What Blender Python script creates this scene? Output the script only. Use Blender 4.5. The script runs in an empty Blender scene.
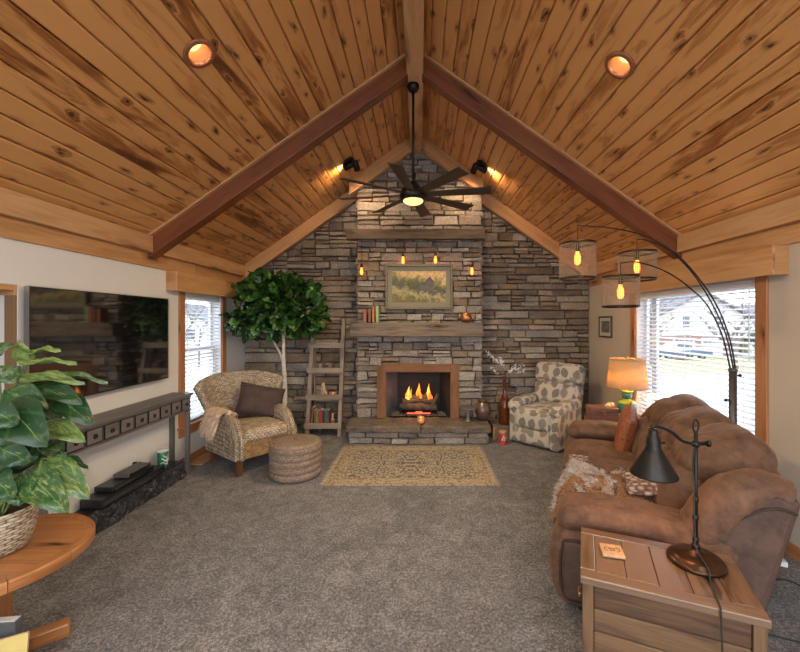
import bpy, bmesh, math, random
from mathutils import Vector, Matrix, Euler, noise as mnoise
R = random.Random(7)
U = R.uniform
PI = math.pi
SC = bpy.context.scene
COL = SC.collection
F, CX, CY, EYE = 385.0, 420.0, 322.0, 1.65      # focal length in px, vanishing point, eye height
XL, XR, YB = -2.707, 2.61, 5.99                  # left wall, right wall, back wall
RX, ZR, ZW, SL = -0.05, 4.345, 2.47, 0.705       # ridge x, ridge height, wall height, roof slope
YF = -2.6                                        # where the room opens behind the camera

def W(px, py, Y):
    return Vector(((px-CX)*Y/F, Y, EYE-(py-CY)*Y/F))

# ---------------------------------------------------------------- materials
MATS = {}
def newmat(name):
    m = bpy.data.materials.new(name); m.use_nodes = True
    nt = m.node_tree
    b = nt.nodes['Principled BSDF']
    MATS[name] = m
    return m, nt, b
def nd(nt, t, **kw):
    n = nt.nodes.new(t)
    for k, v in kw.items():
        if k.startswith('i_'):
            key = k[2:]
            key = int(key) if key.isdigit() else key.replace('_', ' ')
            s = n.inputs[key]
            if hasattr(v, 'is_output'): nt.links.new(v, s)
            else: s.default_value = v
        else: setattr(n, k, v)
    return n
def math_(nt, op, a, b=None, c=None, clamp=False):
    n = nt.nodes.new('ShaderNodeMath'); n.operation = op; n.use_clamp = clamp
    for i, v in enumerate((a, b, c)):
        if v is None: continue
        if hasattr(v, 'is_output'): nt.links.new(v, n.inputs[i])
        else: n.inputs[i].default_value = v
    return n.outputs[0]
def ramp(nt, fac, stops, interp='LINEAR'):
    n = nt.nodes.new('ShaderNodeValToRGB'); cr = n.color_ramp; cr.interpolation = interp
    while len(cr.elements) < len(stops): cr.elements.new(.5)
    for e, (p, c) in zip(cr.elements, stops):
        e.position = p; e.color = (c[0], c[1], c[2], 1)
    nt.links.new(fac, n.inputs[0])
    return n.outputs[0]
def mix(nt, fac, a, b, mode='MIX'):
    n = nt.nodes.new('ShaderNodeMix'); n.data_type = 'RGBA'; n.blend_type = mode
    for s, v in ((n.inputs[0], fac), (n.inputs[6], a), (n.inputs[7], b)):
        if hasattr(v, 'is_output'): nt.links.new(v, s)
        elif isinstance(v, (int, float)): s.default_value = v
        else: s.default_value = (v[0], v[1], v[2], 1)
    return n.outputs[2]
def uvmap(nt, sx, sy, sz=1, src='UV'):
    tc = nt.nodes.new('ShaderNodeTexCoord')
    mp = nt.nodes.new('ShaderNodeMapping'); mp.inputs['Scale'].default_value = (sx, sy, sz)
    nt.links.new(tc.outputs[src], mp.inputs[0])
    return mp.outputs[0]
def noise(nt, vec, scale, detail=3, rough=.55, dist=0):
    n = nd(nt, 'ShaderNodeTexNoise', i_Vector=vec, i_Scale=scale, i_Detail=detail, i_Roughness=rough, i_Distortion=dist)
    return n.outputs['Fac']
def rnd(nt):
    return nd(nt, 'ShaderNodeAttribute', attribute_name='rnd').outputs['Fac']
def bump(nt, b, h, strength=.3, dist=.01):
    n = nd(nt, 'ShaderNodeBump', i_Strength=strength, i_Distance=dist, i_Height=h)
    nt.links.new(n.outputs[0], b.inputs['Normal'])
def setc(nt, b, c):
    if hasattr(c, 'is_output'): nt.links.new(c, b.inputs['Base Color'])
    else: b.inputs['Base Color'].default_value = (c[0], c[1], c[2], 1)
def sc(c, k): return tuple(min(1, x*k) for x in c)

def plain(name, c, rough=.5, metal=0, var=.12, scale=30, bmp=.05, coat=0, spec=.5):
    m, nt, b = newmat(name)
    v = uvmap(nt, 1, 1, 1, 'Object')
    f = noise(nt, v, scale, 4)
    setc(nt, b, ramp(nt, f, [(.3, sc(c, 1-var)), (.7, sc(c, 1+var))]))
    b.inputs['Roughness'].default_value = rough; b.inputs['Metallic'].default_value = metal
    b.inputs['Coat Weight'].default_value = coat; b.inputs['Specular IOR Level'].default_value = spec
    if bmp: bump(nt, b, f, bmp, .004)
    return m
def emit(name, c, s):
    m = bpy.data.materials.new(name); m.use_nodes = True; nt = m.node_tree; nt.nodes.clear()
    o = nd(nt, 'ShaderNodeOutputMaterial'); e = nd(nt, 'ShaderNodeEmission', i_Color=(*c, 1), i_Strength=s)
    nt.links.new(e.outputs[0], o.inputs[0]); MATS[name] = m
    return m
def thin_glass(name, refl=.06, tint=(.97, .98, 1)):
    m = bpy.data.materials.new(name); m.use_nodes = True; nt = m.node_tree; nt.nodes.clear()
    o = nd(nt, 'ShaderNodeOutputMaterial')
    t = nd(nt, 'ShaderNodeBsdfTransparent', i_Color=(*tint, 1)); g = nd(nt, 'ShaderNodeBsdfGlossy', i_Roughness=.02)
    x = nd(nt, 'ShaderNodeMixShader', i_0=refl, i_1=t.outputs[0], i_2=g.outputs[0])
    nt.links.new(x.outputs[0], o.inputs[0]); MATS[name] = m
    return m
def wood(name, dark, mid, light, knots=.5, rough=.45, su=1.2, sv=16, tint=.35, coat=0, bmp=.12, kscale=(1.5, 6.5), kr=.42, halo_=.5, st=(.32, .58, .85), ba=.16, bigw=.5, bf=16):
    m, nt, b = newmat(name)
    r = rnd(nt)
    uv = uvmap(nt, 1, 1)
    kv = uvmap(nt, kscale[0], kscale[1])
    kw = nd(nt, 'ShaderNodeTexNoise', i_Vector=kv, i_Scale=2.2, i_Detail=2)
    kv = nd(nt, 'ShaderNodeVectorMath', operation='ADD', i_0=kv, i_1=nd(nt, 'ShaderNodeVectorMath', operation='SCALE', i_0=kw.outputs['Color'], i_3=.55).outputs[0]).outputs[0]
    kd = nd(nt, 'ShaderNodeTexVoronoi', voronoi_dimensions='2D', i_Vector=kv, i_Scale=1.0)
    kc = nd(nt, 'ShaderNodeSeparateColor', i_0=kd.outputs['Color'])
    keep = math_(nt, 'LESS_THAN', kc.outputs[0], knots)
    near = math_(nt, 'MULTIPLY', math_(nt, 'SUBTRACT', 1, math_(nt, 'DIVIDE', kd.outputs['Distance'], kr), None, True), keep)
    ring = math_(nt, 'MULTIPLY', math_(nt, 'POWER', near, 2), 2.2)
    g1v = uvmap(nt, su, sv)
    gn = nd(nt, 'ShaderNodeTexNoise', i_Vector=g1v, i_Scale=1.0, i_Detail=4, i_Roughness=.6, i_Distortion=.8)
    band = math_(nt, 'SINE', math_(nt, 'ADD', math_(nt, 'MULTIPLY', gn.outputs['Fac'], bf), math_(nt, 'MULTIPLY', ring, 7)))
    band = math_(nt, 'ADD', math_(nt, 'MULTIPLY', band, ba), .5)
    g2 = noise(nt, uvmap(nt, 5, 150), 1.0, 3, .6)
    big = noise(nt, uvmap(nt, 1.3, 5), 1.0, 3, .6, .5)
    f = math_(nt, 'ADD', math_(nt, 'MULTIPLY', band, .5), math_(nt, 'ADD', math_(nt, 'MULTIPLY', g2, .36), math_(nt, 'MULTIPLY', big, bigw)))
    f = math_(nt, 'ADD', f, math_(nt, 'MULTIPLY', math_(nt, 'SUBTRACT', r, .5), tint))
    c = ramp(nt, f, [(st[0], dark), (st[1], mid), (st[2], light)])
    kn = math_(nt, 'MULTIPLY', math_(nt, 'POWER', near, 5), 1.6, None, True)
    halo = math_(nt, 'MULTIPLY', math_(nt, 'POWER', near, 1.6), halo_, None, True)
    c = mix(nt, halo, c, dark)
    c = mix(nt, kn, c, sc(dark, .28))
    setc(nt, b, c)
    b.inputs['Roughness'].default_value = rough; b.inputs['Coat Weight'].default_value = coat
    b.inputs['Coat Roughness'].default_value = .25
    bump(nt, b, f, bmp, .004)
    return m
def stone(name, cols, rough=.85, bs=.6):
    m, nt, b = newmat(name)
    r = rnd(nt)
    n = len(cols)
    base = ramp(nt, r, [(i/n, c) for i, c in enumerate(cols)], 'CONSTANT')
    v = uvmap(nt, 1, 1, 1.6, 'Object')
    a = noise(nt, v, 9, 5, .65, .4); d = noise(nt, v, 45, 5, .7); e = noise(nt, v, 3.5, 2)
    c = mix(nt, math_(nt, 'MULTIPLY', a, .9), base, mix(nt, .45, base, (.40, .30, .20)))
    c = mix(nt, 1, c, ramp(nt, d, [(.28, (.38, .37, .37)), (.5, (.92, .92, .92)), (.70, (1.5, 1.46, 1.42))]), 'MULTIPLY')
    c = mix(nt, 1, c, ramp(nt, e, [(.3, (.75, .75, .78)), (.7, (1.2, 1.15, 1.1))]), 'MULTIPLY')
    setc(nt, b, c); b.inputs['Roughness'].default_value = rough; b.inputs['Specular IOR Level'].default_value = .35
    bump(nt, b, math_(nt, 'ADD', a, math_(nt, 'MULTIPLY', d, .6)), bs, .02)
    return m
def suede(name, dark, light, scale=6, bmp=.25, sheen=.4, rough=.8):
    m, nt, b = newmat(name)
    v = uvmap(nt, 1, 1, 1, 'Object')
    a = noise(nt, v, scale, 4, .6, .6); d = noise(nt, v, 260, 2); e = noise(nt, v, 38, 3)
    f = math_(nt, 'ADD', math_(nt, 'MULTIPLY', a, .75), math_(nt, 'ADD', math_(nt, 'MULTIPLY', e, .2), math_(nt, 'MULTIPLY', d, .08)))
    setc(nt, b, ramp(nt, f, [(.35, dark), (.68, light)]))
    b.inputs['Roughness'].default_value = rough
    b.inputs['Sheen Weight'].default_value = sheen; b.inputs['Sheen Roughness'].default_value = .4
    b.inputs['Sheen Tint'].default_value = (*sc(light, 1.8), 1)
    bump(nt, b, math_(nt, 'ADD', math_(nt, 'MULTIPLY', e, .7), d), bmp, .004)
    return m
def weave(name, dark, mid, light, du, dv, bmp=.8):
    """woven strands: rows of humps, every other row shifted"""
    m, nt, b = newmat(name)
    tc = nt.nodes.new('ShaderNodeTexCoord')
    s = nd(nt, 'ShaderNodeSeparateXYZ', i_0=tc.outputs['UV'])
    wob = noise(nt, tc.outputs['UV'], 14, 2)
    u = math_(nt, 'DIVIDE', s.outputs[0], du); v = math_(nt, 'ADD', math_(nt, 'DIVIDE', s.outputs[1], dv), math_(nt, 'MULTIPLY', wob, .9))
    row = math_(nt, 'FLOOR', v)
    uu = math_(nt, 'ADD', u, math_(nt, 'MULTIPLY', row, .5))
    hx = math_(nt, 'ABSOLUTE', math_(nt, 'SINE', math_(nt, 'MULTIPLY', uu, PI)))
    hy = math_(nt, 'SINE', math_(nt, 'MULTIPLY', math_(nt, 'FRACT', v), PI))
    h = math_(nt, 'MULTIPLY', math_(nt, 'POWER', hx, .7), math_(nt, 'POWER', hy, .6))
    wn = nd(nt, 'ShaderNodeTexWhiteNoise', noise_dimensions='2D')
    cm = nd(nt, 'ShaderNodeCombineXYZ', i_0=math_(nt, 'FLOOR', uu), i_1=row); nt.links.new(cm.outputs[0], wn.inputs['Vector'])
    f = math_(nt, 'ADD', math_(nt, 'MULTIPLY', h, .65), math_(nt, 'MULTIPLY', wn.outputs['Value'], .4))
    f = math_(nt, 'ADD', f, math_(nt, 'MULTIPLY', math_(nt, 'SUBTRACT', noise(nt, tc.outputs['UV'], 60, 3), .5), .3))
    setc(nt, b, ramp(nt, f, [(.15, dark), (.5, mid), (.95, light)]))
    b.inputs['Roughness'].default_value = .7
    bump(nt, b, h, bmp, .006)
    return m

wood('pine_ceiling', (.120, .033, .008), (.36, .138, .034), (.62, .31, .105), .5, .40, 1.5, 9, .34, .15, .10, (3.0, 7.6), .27, .8, (.42, .64, .86), .33, .9, 13)
wood('pine_trim', (.20, .080, .025), (.42, .20, .072), (.58, .32, .14), .35, .45, 1.0, 12, .2, .1, .08, (1.2, 5))
wood('pine_pale', (.24, .105, .040), (.44, .225, .092), (.58, .34, .16), .3, .5, 1.0, 12, .2, 0, .08, (1.2, 5))
wood('beam_wood', (.050, .013, .004), (.125, .033, .010), (.22, .068, .021), .2, .42, .9, 12, .2, .15, .1, (1, 4), .3, .3)
wood('casing_wood', (.22, .075, .025), (.36, .145, .055), (.46, .21, .09), .1, .45, 1, 20, .15)
wood('beam_weathered', (.016, .010, .007), (.046, .032, .022), (.11, .08, .055), .25, .85, 1.0, 14, .3, 0, .6, (1.5, 6.5), .3, .5, (.36, .56, .80), .24)
wood('mantel_wood', (.020, .014, .010), (.066, .048, .035), (.17, .13, .10), .25, .8, 1.0, 14, .3, 0, .6, (1.5, 6.5), .3, .5, (.36, .56, .80), .24)
wood('surround_wood', (.04, .016, .006), (.125, .048, .017), (.24, .105, .042), .3, .7, 1.2, 16, .4, 0, .4)
wood('ladder_wood', (.05, .036, .027), (.16, .12, .088), (.32, .25, .19), .3, .8, 1.2, 16, .4, 0, .3)
wood('table_round_wood', (.13, .042, .012), (.30, .112, .032), (.46, .205, .072), .1, .35, 1.0, 14, .35, .3)
wood('trunk_wood', (.018, .008, .0035), (.066, .032, .014), (.15, .082, .038), .35, .8, 1.2, 14, .22, .1, .25, (1.5, 6.5), .42, .5, (.34, .58, .84), .15)
wood('trunk_top_wood', (.022, .010, .005), (.076, .038, .018), (.17, .105, .064), .25, .33, 1.2, 14, .5, .3, .15, (1.5, 6.5), .42, .5, (.34, .58, .84), .15)
wood('console_wood', (.030, .029, .030), (.085, .082, .082), (.17, .16, .155), .1, .5, 1, 20, .3)
wood('dark_box_wood', (.05, .018, .012), (.12, .045, .03), (.20, .085, .055), .1, .45, 1, 20, .3)
wood('fan_wood', (.012, .007, .004), (.035, .02, .012), (.06, .036, .022), .0, .5, 1, 30, .2)

m, nt, b = newmat('carpet')
v = uvmap(nt, 1, 1, 1, 'Object')
a = noise(nt, v, 170, 2, .7); a2 = noise(nt, v, 60, 3, .75); c_ = noise(nt, v, 1.6, 5, .65, .9); e_ = noise(nt, v, 9, 4, .65, 1.0)
f = math_(nt, 'ADD', math_(nt, 'MULTIPLY', a, .40), math_(nt, 'ADD', math_(nt, 'MULTIPLY', a2, .50), math_(nt, 'MULTIPLY', e_, .22)))
c = ramp(nt, f, [(.42, (.038, .036, .037)), (.55, (.146, .140, .140)), (.67, (.41, .395, .395))])
c = mix(nt, 1, c, ramp(nt, c_, [(.32, (.80, .80, .82)), (.68, (1.18, 1.16, 1.14))]), 'MULTIPLY')
setc(nt, b, c); b.inputs['Roughness'].default_value = 1; b.inputs['Specular IOR Level'].default_value = .1
b.inputs['Sheen Weight'].default_value = .15
bump(nt, b, math_(nt, 'ADD', a, math_(nt, 'MULTIPLY', a2, 1.3)), .9, .012)

plain('wall_paint', (.70, .68, .65), .85, 0, .02, 3, .02)
plain('wall_paint_tan', (.50, .42, .33), .85, 0, .03, 3, .02)
plain('wall_tan_dark', (.22, .13, .06), .85, 0, .03, 3, .02)
plain('white_vinyl', (.72, .73, .75), .5, 0, .02, 5, 0)
plain('blind_white', (.74, .75, .76), .55, 0, .02, 5, 0)
thin_glass('window_glass', .05)
plain('black_metal', (.018, .016, .015), .42, .6, .2, 60, .04)
plain('bronze_metal', (.05, .032, .022), .38, .8, .3, 30, .04)
plain('bronze_base', (.055, .026, .013), .32, .7, .35, 14, .03)
plain('grey_metal', (.10, .09, .085), .45, .7, .2, 40, .03)
plain('brass', (.50, .33, .12), .35, 1, .1, 30, .02)
plain('pewter', (.20, .185, .17), .5, .5, .25, 40, .1)
plain('black_plastic', (.014, .014, .016), .35, 0, .1, 30, 0)
plain('grey_plastic', (.08, .085, .09), .5, 0, .1, 30, 0)
plain('white_plastic', (.72, .72, .72), .4, 0, .02, 10, 0)
plain('firebox_black', (.014, .013, .014), .8, 0, .35, 8, .2)
plain('firebox_steel', (.10, .105, .125), .55, .3, .25, 6, .1)
plain('log_bark', (.060, .048, .040), .95, 0, .6, 14, 1.0)
plain('ash', (.13, .12, .115), 1, 0, .6, 40, 1.0)
emit('ember_red', (1.0, .10, .05), 1.1)
emit('bulb_warm', (1.0, .16, .025), 3.2)
emit('bulb_arc', (1.0, .18, .03), 3.6)
emit('lens_warm', (1.0, .58, .18), 1.5)
emit('lens_fan', (1.0, .78, .24), .9)
emit('spot_lens', (1.0, .85, .62), 9)
emit('lamp_bulb', (1.0, .55, .20), 130)
emit('task_bulb', (1.0, .42, .14), 75)
emit('candle_flame', (1.0, .5, .12), 14)
m = bpy.data.materials.new('flame'); m.use_nodes = True; nt = m.node_tree; nt.nodes.clear(); MATS['flame'] = m
o = nd(nt, 'ShaderNodeOutputMaterial')
fz = noise(nt, uvmap(nt, 14, 14, 5, 'Object'), 1, 2)
e = nd(nt, 'ShaderNodeEmission', i_Color=ramp(nt, fz, [(.36, (1, .09, .008)), (.52, (1, .20, .02)), (.68, (1, .50, .12))]), i_Strength=1.5)
nt.links.new(e.outputs[0], o.inputs[0])

GREY = [(.20, .19, .178), (.29, .275, .255), (.15, .125, .10), (.23, .215, .20), (.35, .335, .31), (.19, .145, .105), (.12, .113, .108), (.25, .215, .175), (.33, .32, .305), (.17, .16, .155)]
WARM = [(.18, .163, .142), (.28, .242, .195), (.12, .090, .066), (.225, .20, .172), (.33, .29, .235), (.19, .135, .090), (.105, .096, .09), (.25, .205, .15), (.15, .112, .083), (.235, .222, .21)]
stone('stone_wall', WARM); stone('stone_breast', GREY)
stone('stone_hearth', [(.075, .064, .056), (.09, .078, .070), (.068, .057, .050)], .75, .9)
plain('mortar', (.055, .045, .037), 1, 0, .3, 30, .5)

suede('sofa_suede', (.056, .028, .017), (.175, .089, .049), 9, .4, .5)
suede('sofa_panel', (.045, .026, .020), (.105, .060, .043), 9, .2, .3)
plain('piping', (.04, .022, .015), .8, 0, .2, 30, 0)
suede('brown_pillow', (.040, .022, .020), (.085, .050, .042), 10, .2, .4)
suede('fur_hide', (.22, .13, .075), (.40, .26, .16), 12, .3, .2)
plain('fur_grey', (.52, .46, .42), .9, 0, .3, 20, 0)
plain('fur_brown', (.32, .16, .075), .9, 0, .35, 20, 0)
plain('fur_dark', (.10, .055, .035), .9, 0, .3, 20, 0)
plain('fur_tan', (.74, .57, .41), .9, 0, .25, 20, 0)
weave('wicker', (.085, .06, .036), (.33, .255, .175), (.60, .50, .38), .030, .020)
weave('wicker_gold', (.12, .058, .018), (.34, .19, .075), (.52, .33, .15), .024, .018)
weave('seagrass_cushion', (.15, .10, .06), (.38, .29, .20), (.60, .49, .37), .045, .026)
weave('basket', (.11, .08, .05), (.42, .34, .245), (.66, .57, .44), .055, .016)
weave('ottoman_weave', (.09, .06, .04), (.23, .16, .115), (.36, .27, .20), .016, .012, .5)
plain('chair_leg', (.12, .048, .02), .4, 0, .3, 20, .05)
plain('fiddle_bark', (.56, .50, .42), .8, 0, .25, 30, .3)
plain('tree_bark', (.13, .11, .10), .9, 0, .25, 5, .3)
plain('grass_lawn', (.30, .27, .13), 1, 0, .3, .8, 0)
plain('ground_pale', (.46, .46, .47), 1, 0, .1, .3, 0)
plain('siding', (.50, .49, .46), .7, 0, .04, 1, 0)
plain('brick_far', (.26, .16, .12), .9, 0, .2, 2, 0)
plain('shingle', (.13, .13, .14), .9, 0, .15, 2, 0)
plain('truck_blue', (.06, .09, .16), .3, .3, .1, 1, 0, .5)
plain('truck_white', (.70, .72, .74), .3, 0, .03, 1, 0, .5)
plain('far_glass', (.10, .12, .15), .2, 0, .1, 1, 0)
plain('rubber', (.02, .02, .02), .8, 0, .1, 10, 0)
plain('bush_green', (.10, .16, .07), .9, 0, .4, 3, .4)

def leafmat(name, dark, mid, lite, vari=0, streak=(.62, .62, .22)):
    m, nt, b = newmat(name)
    r = rnd(nt); uv = uvmap(nt, 1, 1)
    s = nd(nt, 'ShaderNodeSeparateXYZ', i_0=uv)
    c = ramp(nt, r, [(0, dark), (.5, mid), (1, lite)])
    a = math_(nt, 'ABSOLUTE', s.outputs[1])
    ve = math_(nt, 'SINE', math_(nt, 'MULTIPLY', math_(nt, 'SUBTRACT', s.outputs[0], math_(nt, 'MULTIPLY', a, .8)), 48))
    vein = math_(nt, 'MULTIPLY', math_(nt, 'GREATER_THAN', ve, .93), .16)
    rib = math_(nt, 'LESS_THAN', a, .0035)
    c = mix(nt, math_(nt, 'MAXIMUM', vein, math_(nt, 'MULTIPLY', rib, .8)), c, sc(lite, 1.5))
    if vari:
        n1 = noise(nt, uvmap(nt, 9, 16), 1.6, 5, .75, 1.6)
        n1 = math_(nt, 'ADD', n1, math_(nt, 'MULTIPLY', math_(nt, 'SUBTRACT', r, .5), .22))
        mk = ramp(nt, n1, [(.53, (0, 0, 0)), (.60, (1, 1, 1))])
        c = mix(nt, math_(nt, 'MULTIPLY', mk, vari), c, streak)
    setc(nt, b, c); b.inputs['Roughness'].default_value = .38; b.inputs['Specular IOR Level'].default_value = .5
    b.inputs['Transmission Weight'].default_value = 0
    return m
leafmat('fiddle_leaf', (.004, .020, .004), (.018, .070, .010), (.085, .20, .028))
leafmat('pothos_leaf', (.006, .032, .011), (.020, .070, .022), (.085, .17, .04), .5, (.34, .38, .11))
plain('stem_green', (.14, .20, .07), .5, 0, .2, 20, 0)
plain('soil', (.04, .028, .02), 1, 0, .3, 40, .4)

# recliner cloth: grey and taupe leaves on cream
m, nt, b = newmat('leaf_cloth')
uv = uvmap(nt, 7.0, 7.0)
vo = nd(nt, 'ShaderNodeTexVoronoi', voronoi_dimensions='2D', i_Vector=uv, i_Scale=1.0, i_Randomness=.55)
lo = nd(nt, 'ShaderNodeVectorMath', operation='SUBTRACT', i_0=uv, i_1=vo.outputs['Position'])
cs = nd(nt, 'ShaderNodeSeparateColor', i_0=vo.outputs['Color'])
ro = nd(nt, 'ShaderNodeVectorRotate', rotation_type='Z_AXIS', i_Vector=lo.outputs[0], i_Angle=math_(nt, 'ADD', .9, math_(nt, 'MULTIPLY', cs.outputs[0], 1.6)))
xy = nd(nt, 'ShaderNodeSeparateXYZ', i_0=ro.outputs[0])
ay = math_(nt, 'ABSOLUTE', xy.outputs[1])
x2 = math_(nt, 'POWER', math_(nt, 'ABSOLUTE', math_(nt, 'DIVIDE', xy.outputs[0], .55)), 2)
leaf = math_(nt, 'LESS_THAN', math_(nt, 'ADD', x2, math_(nt, 'DIVIDE', ay, .37)), 1)
rib = math_(nt, 'LESS_THAN', math_(nt, 'ABSOLUTE', math_(nt, 'SUBTRACT', math_(nt, 'FRACT', math_(nt, 'MULTIPLY', math_(nt, 'ADD', xy.outputs[0], ay), 7)), .5)), .13)
lc = ramp(nt, cs.outputs[1], [(0, (.17, .15, .125)), (.4, (.23, .215, .195)), (.7, (.26, .20, .135))], 'CONSTANT')
lc = mix(nt, math_(nt, 'MULTIPLY', rib, .45), lc, (.50, .45, .38))
c = mix(nt, leaf, (.56, .49, .40), lc)
c = mix(nt, .25, c, mix(nt, noise(nt, uvmap(nt, 300, 300), 1, 2), (0, 0, 0), c), 'MIX')
setc(nt, b, c); b.inputs['Roughness'].default_value = .85; b.inputs['Sheen Weight'].default_value = .2
bump(nt, b, noise(nt, uvmap(nt, 160, 160), 1, 2), .2, .003)

# rug: mirrored tracery on straw ground with a banded border
m, nt, b = newmat('rug_pattern')
tc = nt.nodes.new('ShaderNodeTexCoord'); s = nd(nt, 'ShaderNodeSeparateXYZ', i_0=tc.outputs['Object'])
ax = math_(nt, 'ABSOLUTE', s.outputs[0]); ayy = math_(nt, 'ABSOLUTE', s.outputs[1])
cv = nd(nt, 'ShaderNodeCombineXYZ', i_0=ax, i_1=ayy)
n1 = noise(nt, cv.outputs[0], 7.5, 2, .5, 1.8)
tr = math_(nt, 'ABSOLUTE', math_(nt, 'SINE', math_(nt, 'MULTIPLY', n1, 30)))
n2 = nd(nt, 'ShaderNodeTexVoronoi', i_Vector=cv.outputs[0], i_Scale=15.0)
fl = math_(nt, 'SUBTRACT', 1, math_(nt, 'SINE', math_(nt, 'MULTIPLY', n2.outputs['Distance'], 14)))
pat = math_(nt, 'MULTIPLY', tr, fl)
edge = math_(nt, 'MINIMUM', math_(nt, 'SUBTRACT', .865, ax), math_(nt, 'SUBTRACT', .6, ayy))
ground = ramp(nt, pat, [(.22, (.105, .09, .075)), (.42, (.27, .225, .17)), (1, (.40, .345, .27))])
bord = ramp(nt, pat, [(.1, (.20, .15, .10)), (.5, (.36, .285, .19)), (1, (.43, .345, .235))])
inb = math_(nt, 'LESS_THAN', edge, .17)
line = math_(nt, 'LESS_THAN', math_(nt, 'ABSOLUTE', math_(nt, 'SUBTRACT', edge, .17)), .008)
line2 = math_(nt, 'LESS_THAN', math_(nt, 'ABSOLUTE', math_(nt, 'SUBTRACT', edge, .035)), .006)
c = mix(nt, inb, ground, bord)
c = mix(nt, math_(nt, 'MULTIPLY', math_(nt, 'MAXIMUM', line, line2), .5), c, (.20, .15, .10))
w_ = noise(nt, tc.outputs['Object'], 240, 2)
c = mix(nt, 1, c, ramp(nt, w_, [(.3, (.75, .75, .75)), (.7, (1.2, 1.2, 1.2))]), 'MULTIPLY')
setc(nt, b, c); b.inputs['Roughness'].default_value = .95; bump(nt, b, w_, .4, .004)
plain('fringe', (.55, .47, .34), .95, 0, .15, 40, 0)

# crinkled black pile of the low ledge
m, nt, b = newmat('black_crinkle')
v = uvmap(nt, 1, 1, 1, 'Object')
a = noise(nt, v, 26, 5, .7, 1.4)
setc(nt, b, ramp(nt, a, [(.40, (.010, .010, .012)), (.54, (.040, .039, .046)), (.66, (.26, .255, .28))]))  # pale stop paints highlights of the crinkles into the colour
b.inputs['Roughness'].default_value = .45
bump(nt, b, a, 1.0, .03)

# red-orange pillow with dark scrollwork
m, nt, b = newmat('rust_damask')
v = uvmap(nt, 1, 1)
a = noise(nt, v, 24, 2, .5, 2.2)
f = math_(nt, 'ABSOLUTE', math_(nt, 'SINE', math_(nt, 'MULTIPLY', a, 26)))
setc(nt, b, ramp(nt, f, [(.25, (.13, .018, .007)), (.6, (.24, .045, .014)), (.9, (.38, .15, .06))])); b.inputs['Roughness'].default_value = .7

# linen lampshade
m, nt, b = newmat('linen_shade')
a = noise(nt, uvmap(nt, 30, 300), 1, 2); d = noise(nt, uvmap(nt, 300, 30), 1, 2)
c = ramp(nt, math_(nt, 'ADD', math_(nt, 'MULTIPLY', a, .5), math_(nt, 'MULTIPLY', d, .5)), [(.35, (.40, .29, .17)), (.65, (.62, .48, .32))])
setc(nt, b, c); b.inputs['Roughness'].default_value = .9
tl = nd(nt, 'ShaderNodeBsdfTranslucent', i_Color=c)
mx = nd(nt, 'ShaderNodeMixShader', i_0=.6, i_1=b.outputs[0], i_2=tl.outputs[0])
nt.links.new(mx.outputs[0], nt.nodes['Material Output'].inputs[0])

def glass(name, c, rough=.02, mixd=0.0):
    m, nt, b = newmat(name); setc(nt, b, c); b.inputs['Roughness'].default_value = rough
    b.inputs['Transmission Weight'].default_value = 1-mixd; b.inputs['IOR'].default_value = 1.45
    return m
glass('amber_glass', (.20, .05, .018), .05, .5); glass('votive_glass', (1, .55, .25), .1, .4); glass('green_glass', (.05, .30, .18), .1, .5)
plain('glaze_green', (.035, .20, .14), .2, 0, .5, 10, .02, .6); plain('glaze_yellow', (.50, .50, .03), .2, 0, .3, 8, .02, .6)
plain('copper', (.50, .22, .10), .3, .85, .3, 18, .08)
plain('tv_frame', (.015, .015, .016), .35, 0, .1, 30, 0)
m, nt, b = newmat('tv_screen'); setc(nt, b, (.006, .006, .007)); b.inputs['Roughness'].default_value = .05; b.inputs['IOR'].default_value = 2.3; b.inputs['Specular IOR Level'].default_value = .7
plain('silver_edge', (.45, .45, .45), .35, .8, .05, 10, 0)
plain('frame_gilt', (.13, .10, .06), .5, .2, .25, 25, .1); plain('mat_sage', (.20, .185, .14), .9, 0, .06, 60, .02)
plain('frame_dark', (.06, .045, .035), .5, 0, .2, 25, .05); plain('mat_cream', (.50, .47, .42), .9, 0, .04, 40, 0)
plain('blossom', (.74, .72, .74), .8, 0, .08, 30, 0); plain('twig', (.22, .15, .11), .8, 0, .2, 30, 0)
plain('yellow_cover', (.55, .42, .13), .6, 0, .1, 12, 0); plain('paper', (.72, .68, .60), .9, 0, .06, 90, 0)
plain('tan_wood', (.42, .25, .11), .6, 0, .2, 12, .05)
plain('shell_tan', (.62, .45, .22), .5, 0, .3, 25, .2)
plain('figure_tan', (.50, .34, .20), .6, 0, .3, 18, .1)
plain('dark_ceramic', (.10, .06, .045), .3, 0, .4, 14, .05, .4)
plain('coaster_stone', (.44, .27, .14), .6, 0, .2, 30, .1); plain('carved_dark', (.14, .07, .035), .8, 0, .1, 30, 0)
plain('label_white', (.62, .68, .64), .6, 0, .05, 20, 0)
plain('red_tin', (.46, .045, .035), .45, 0, .25, 12, .05)
plain('crate_brown', (.17, .12, .085), .8, 0, .3, 14, .2)
plain('wax', (.70, .45, .25), .6, 0, .05, 20, 0)
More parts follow.
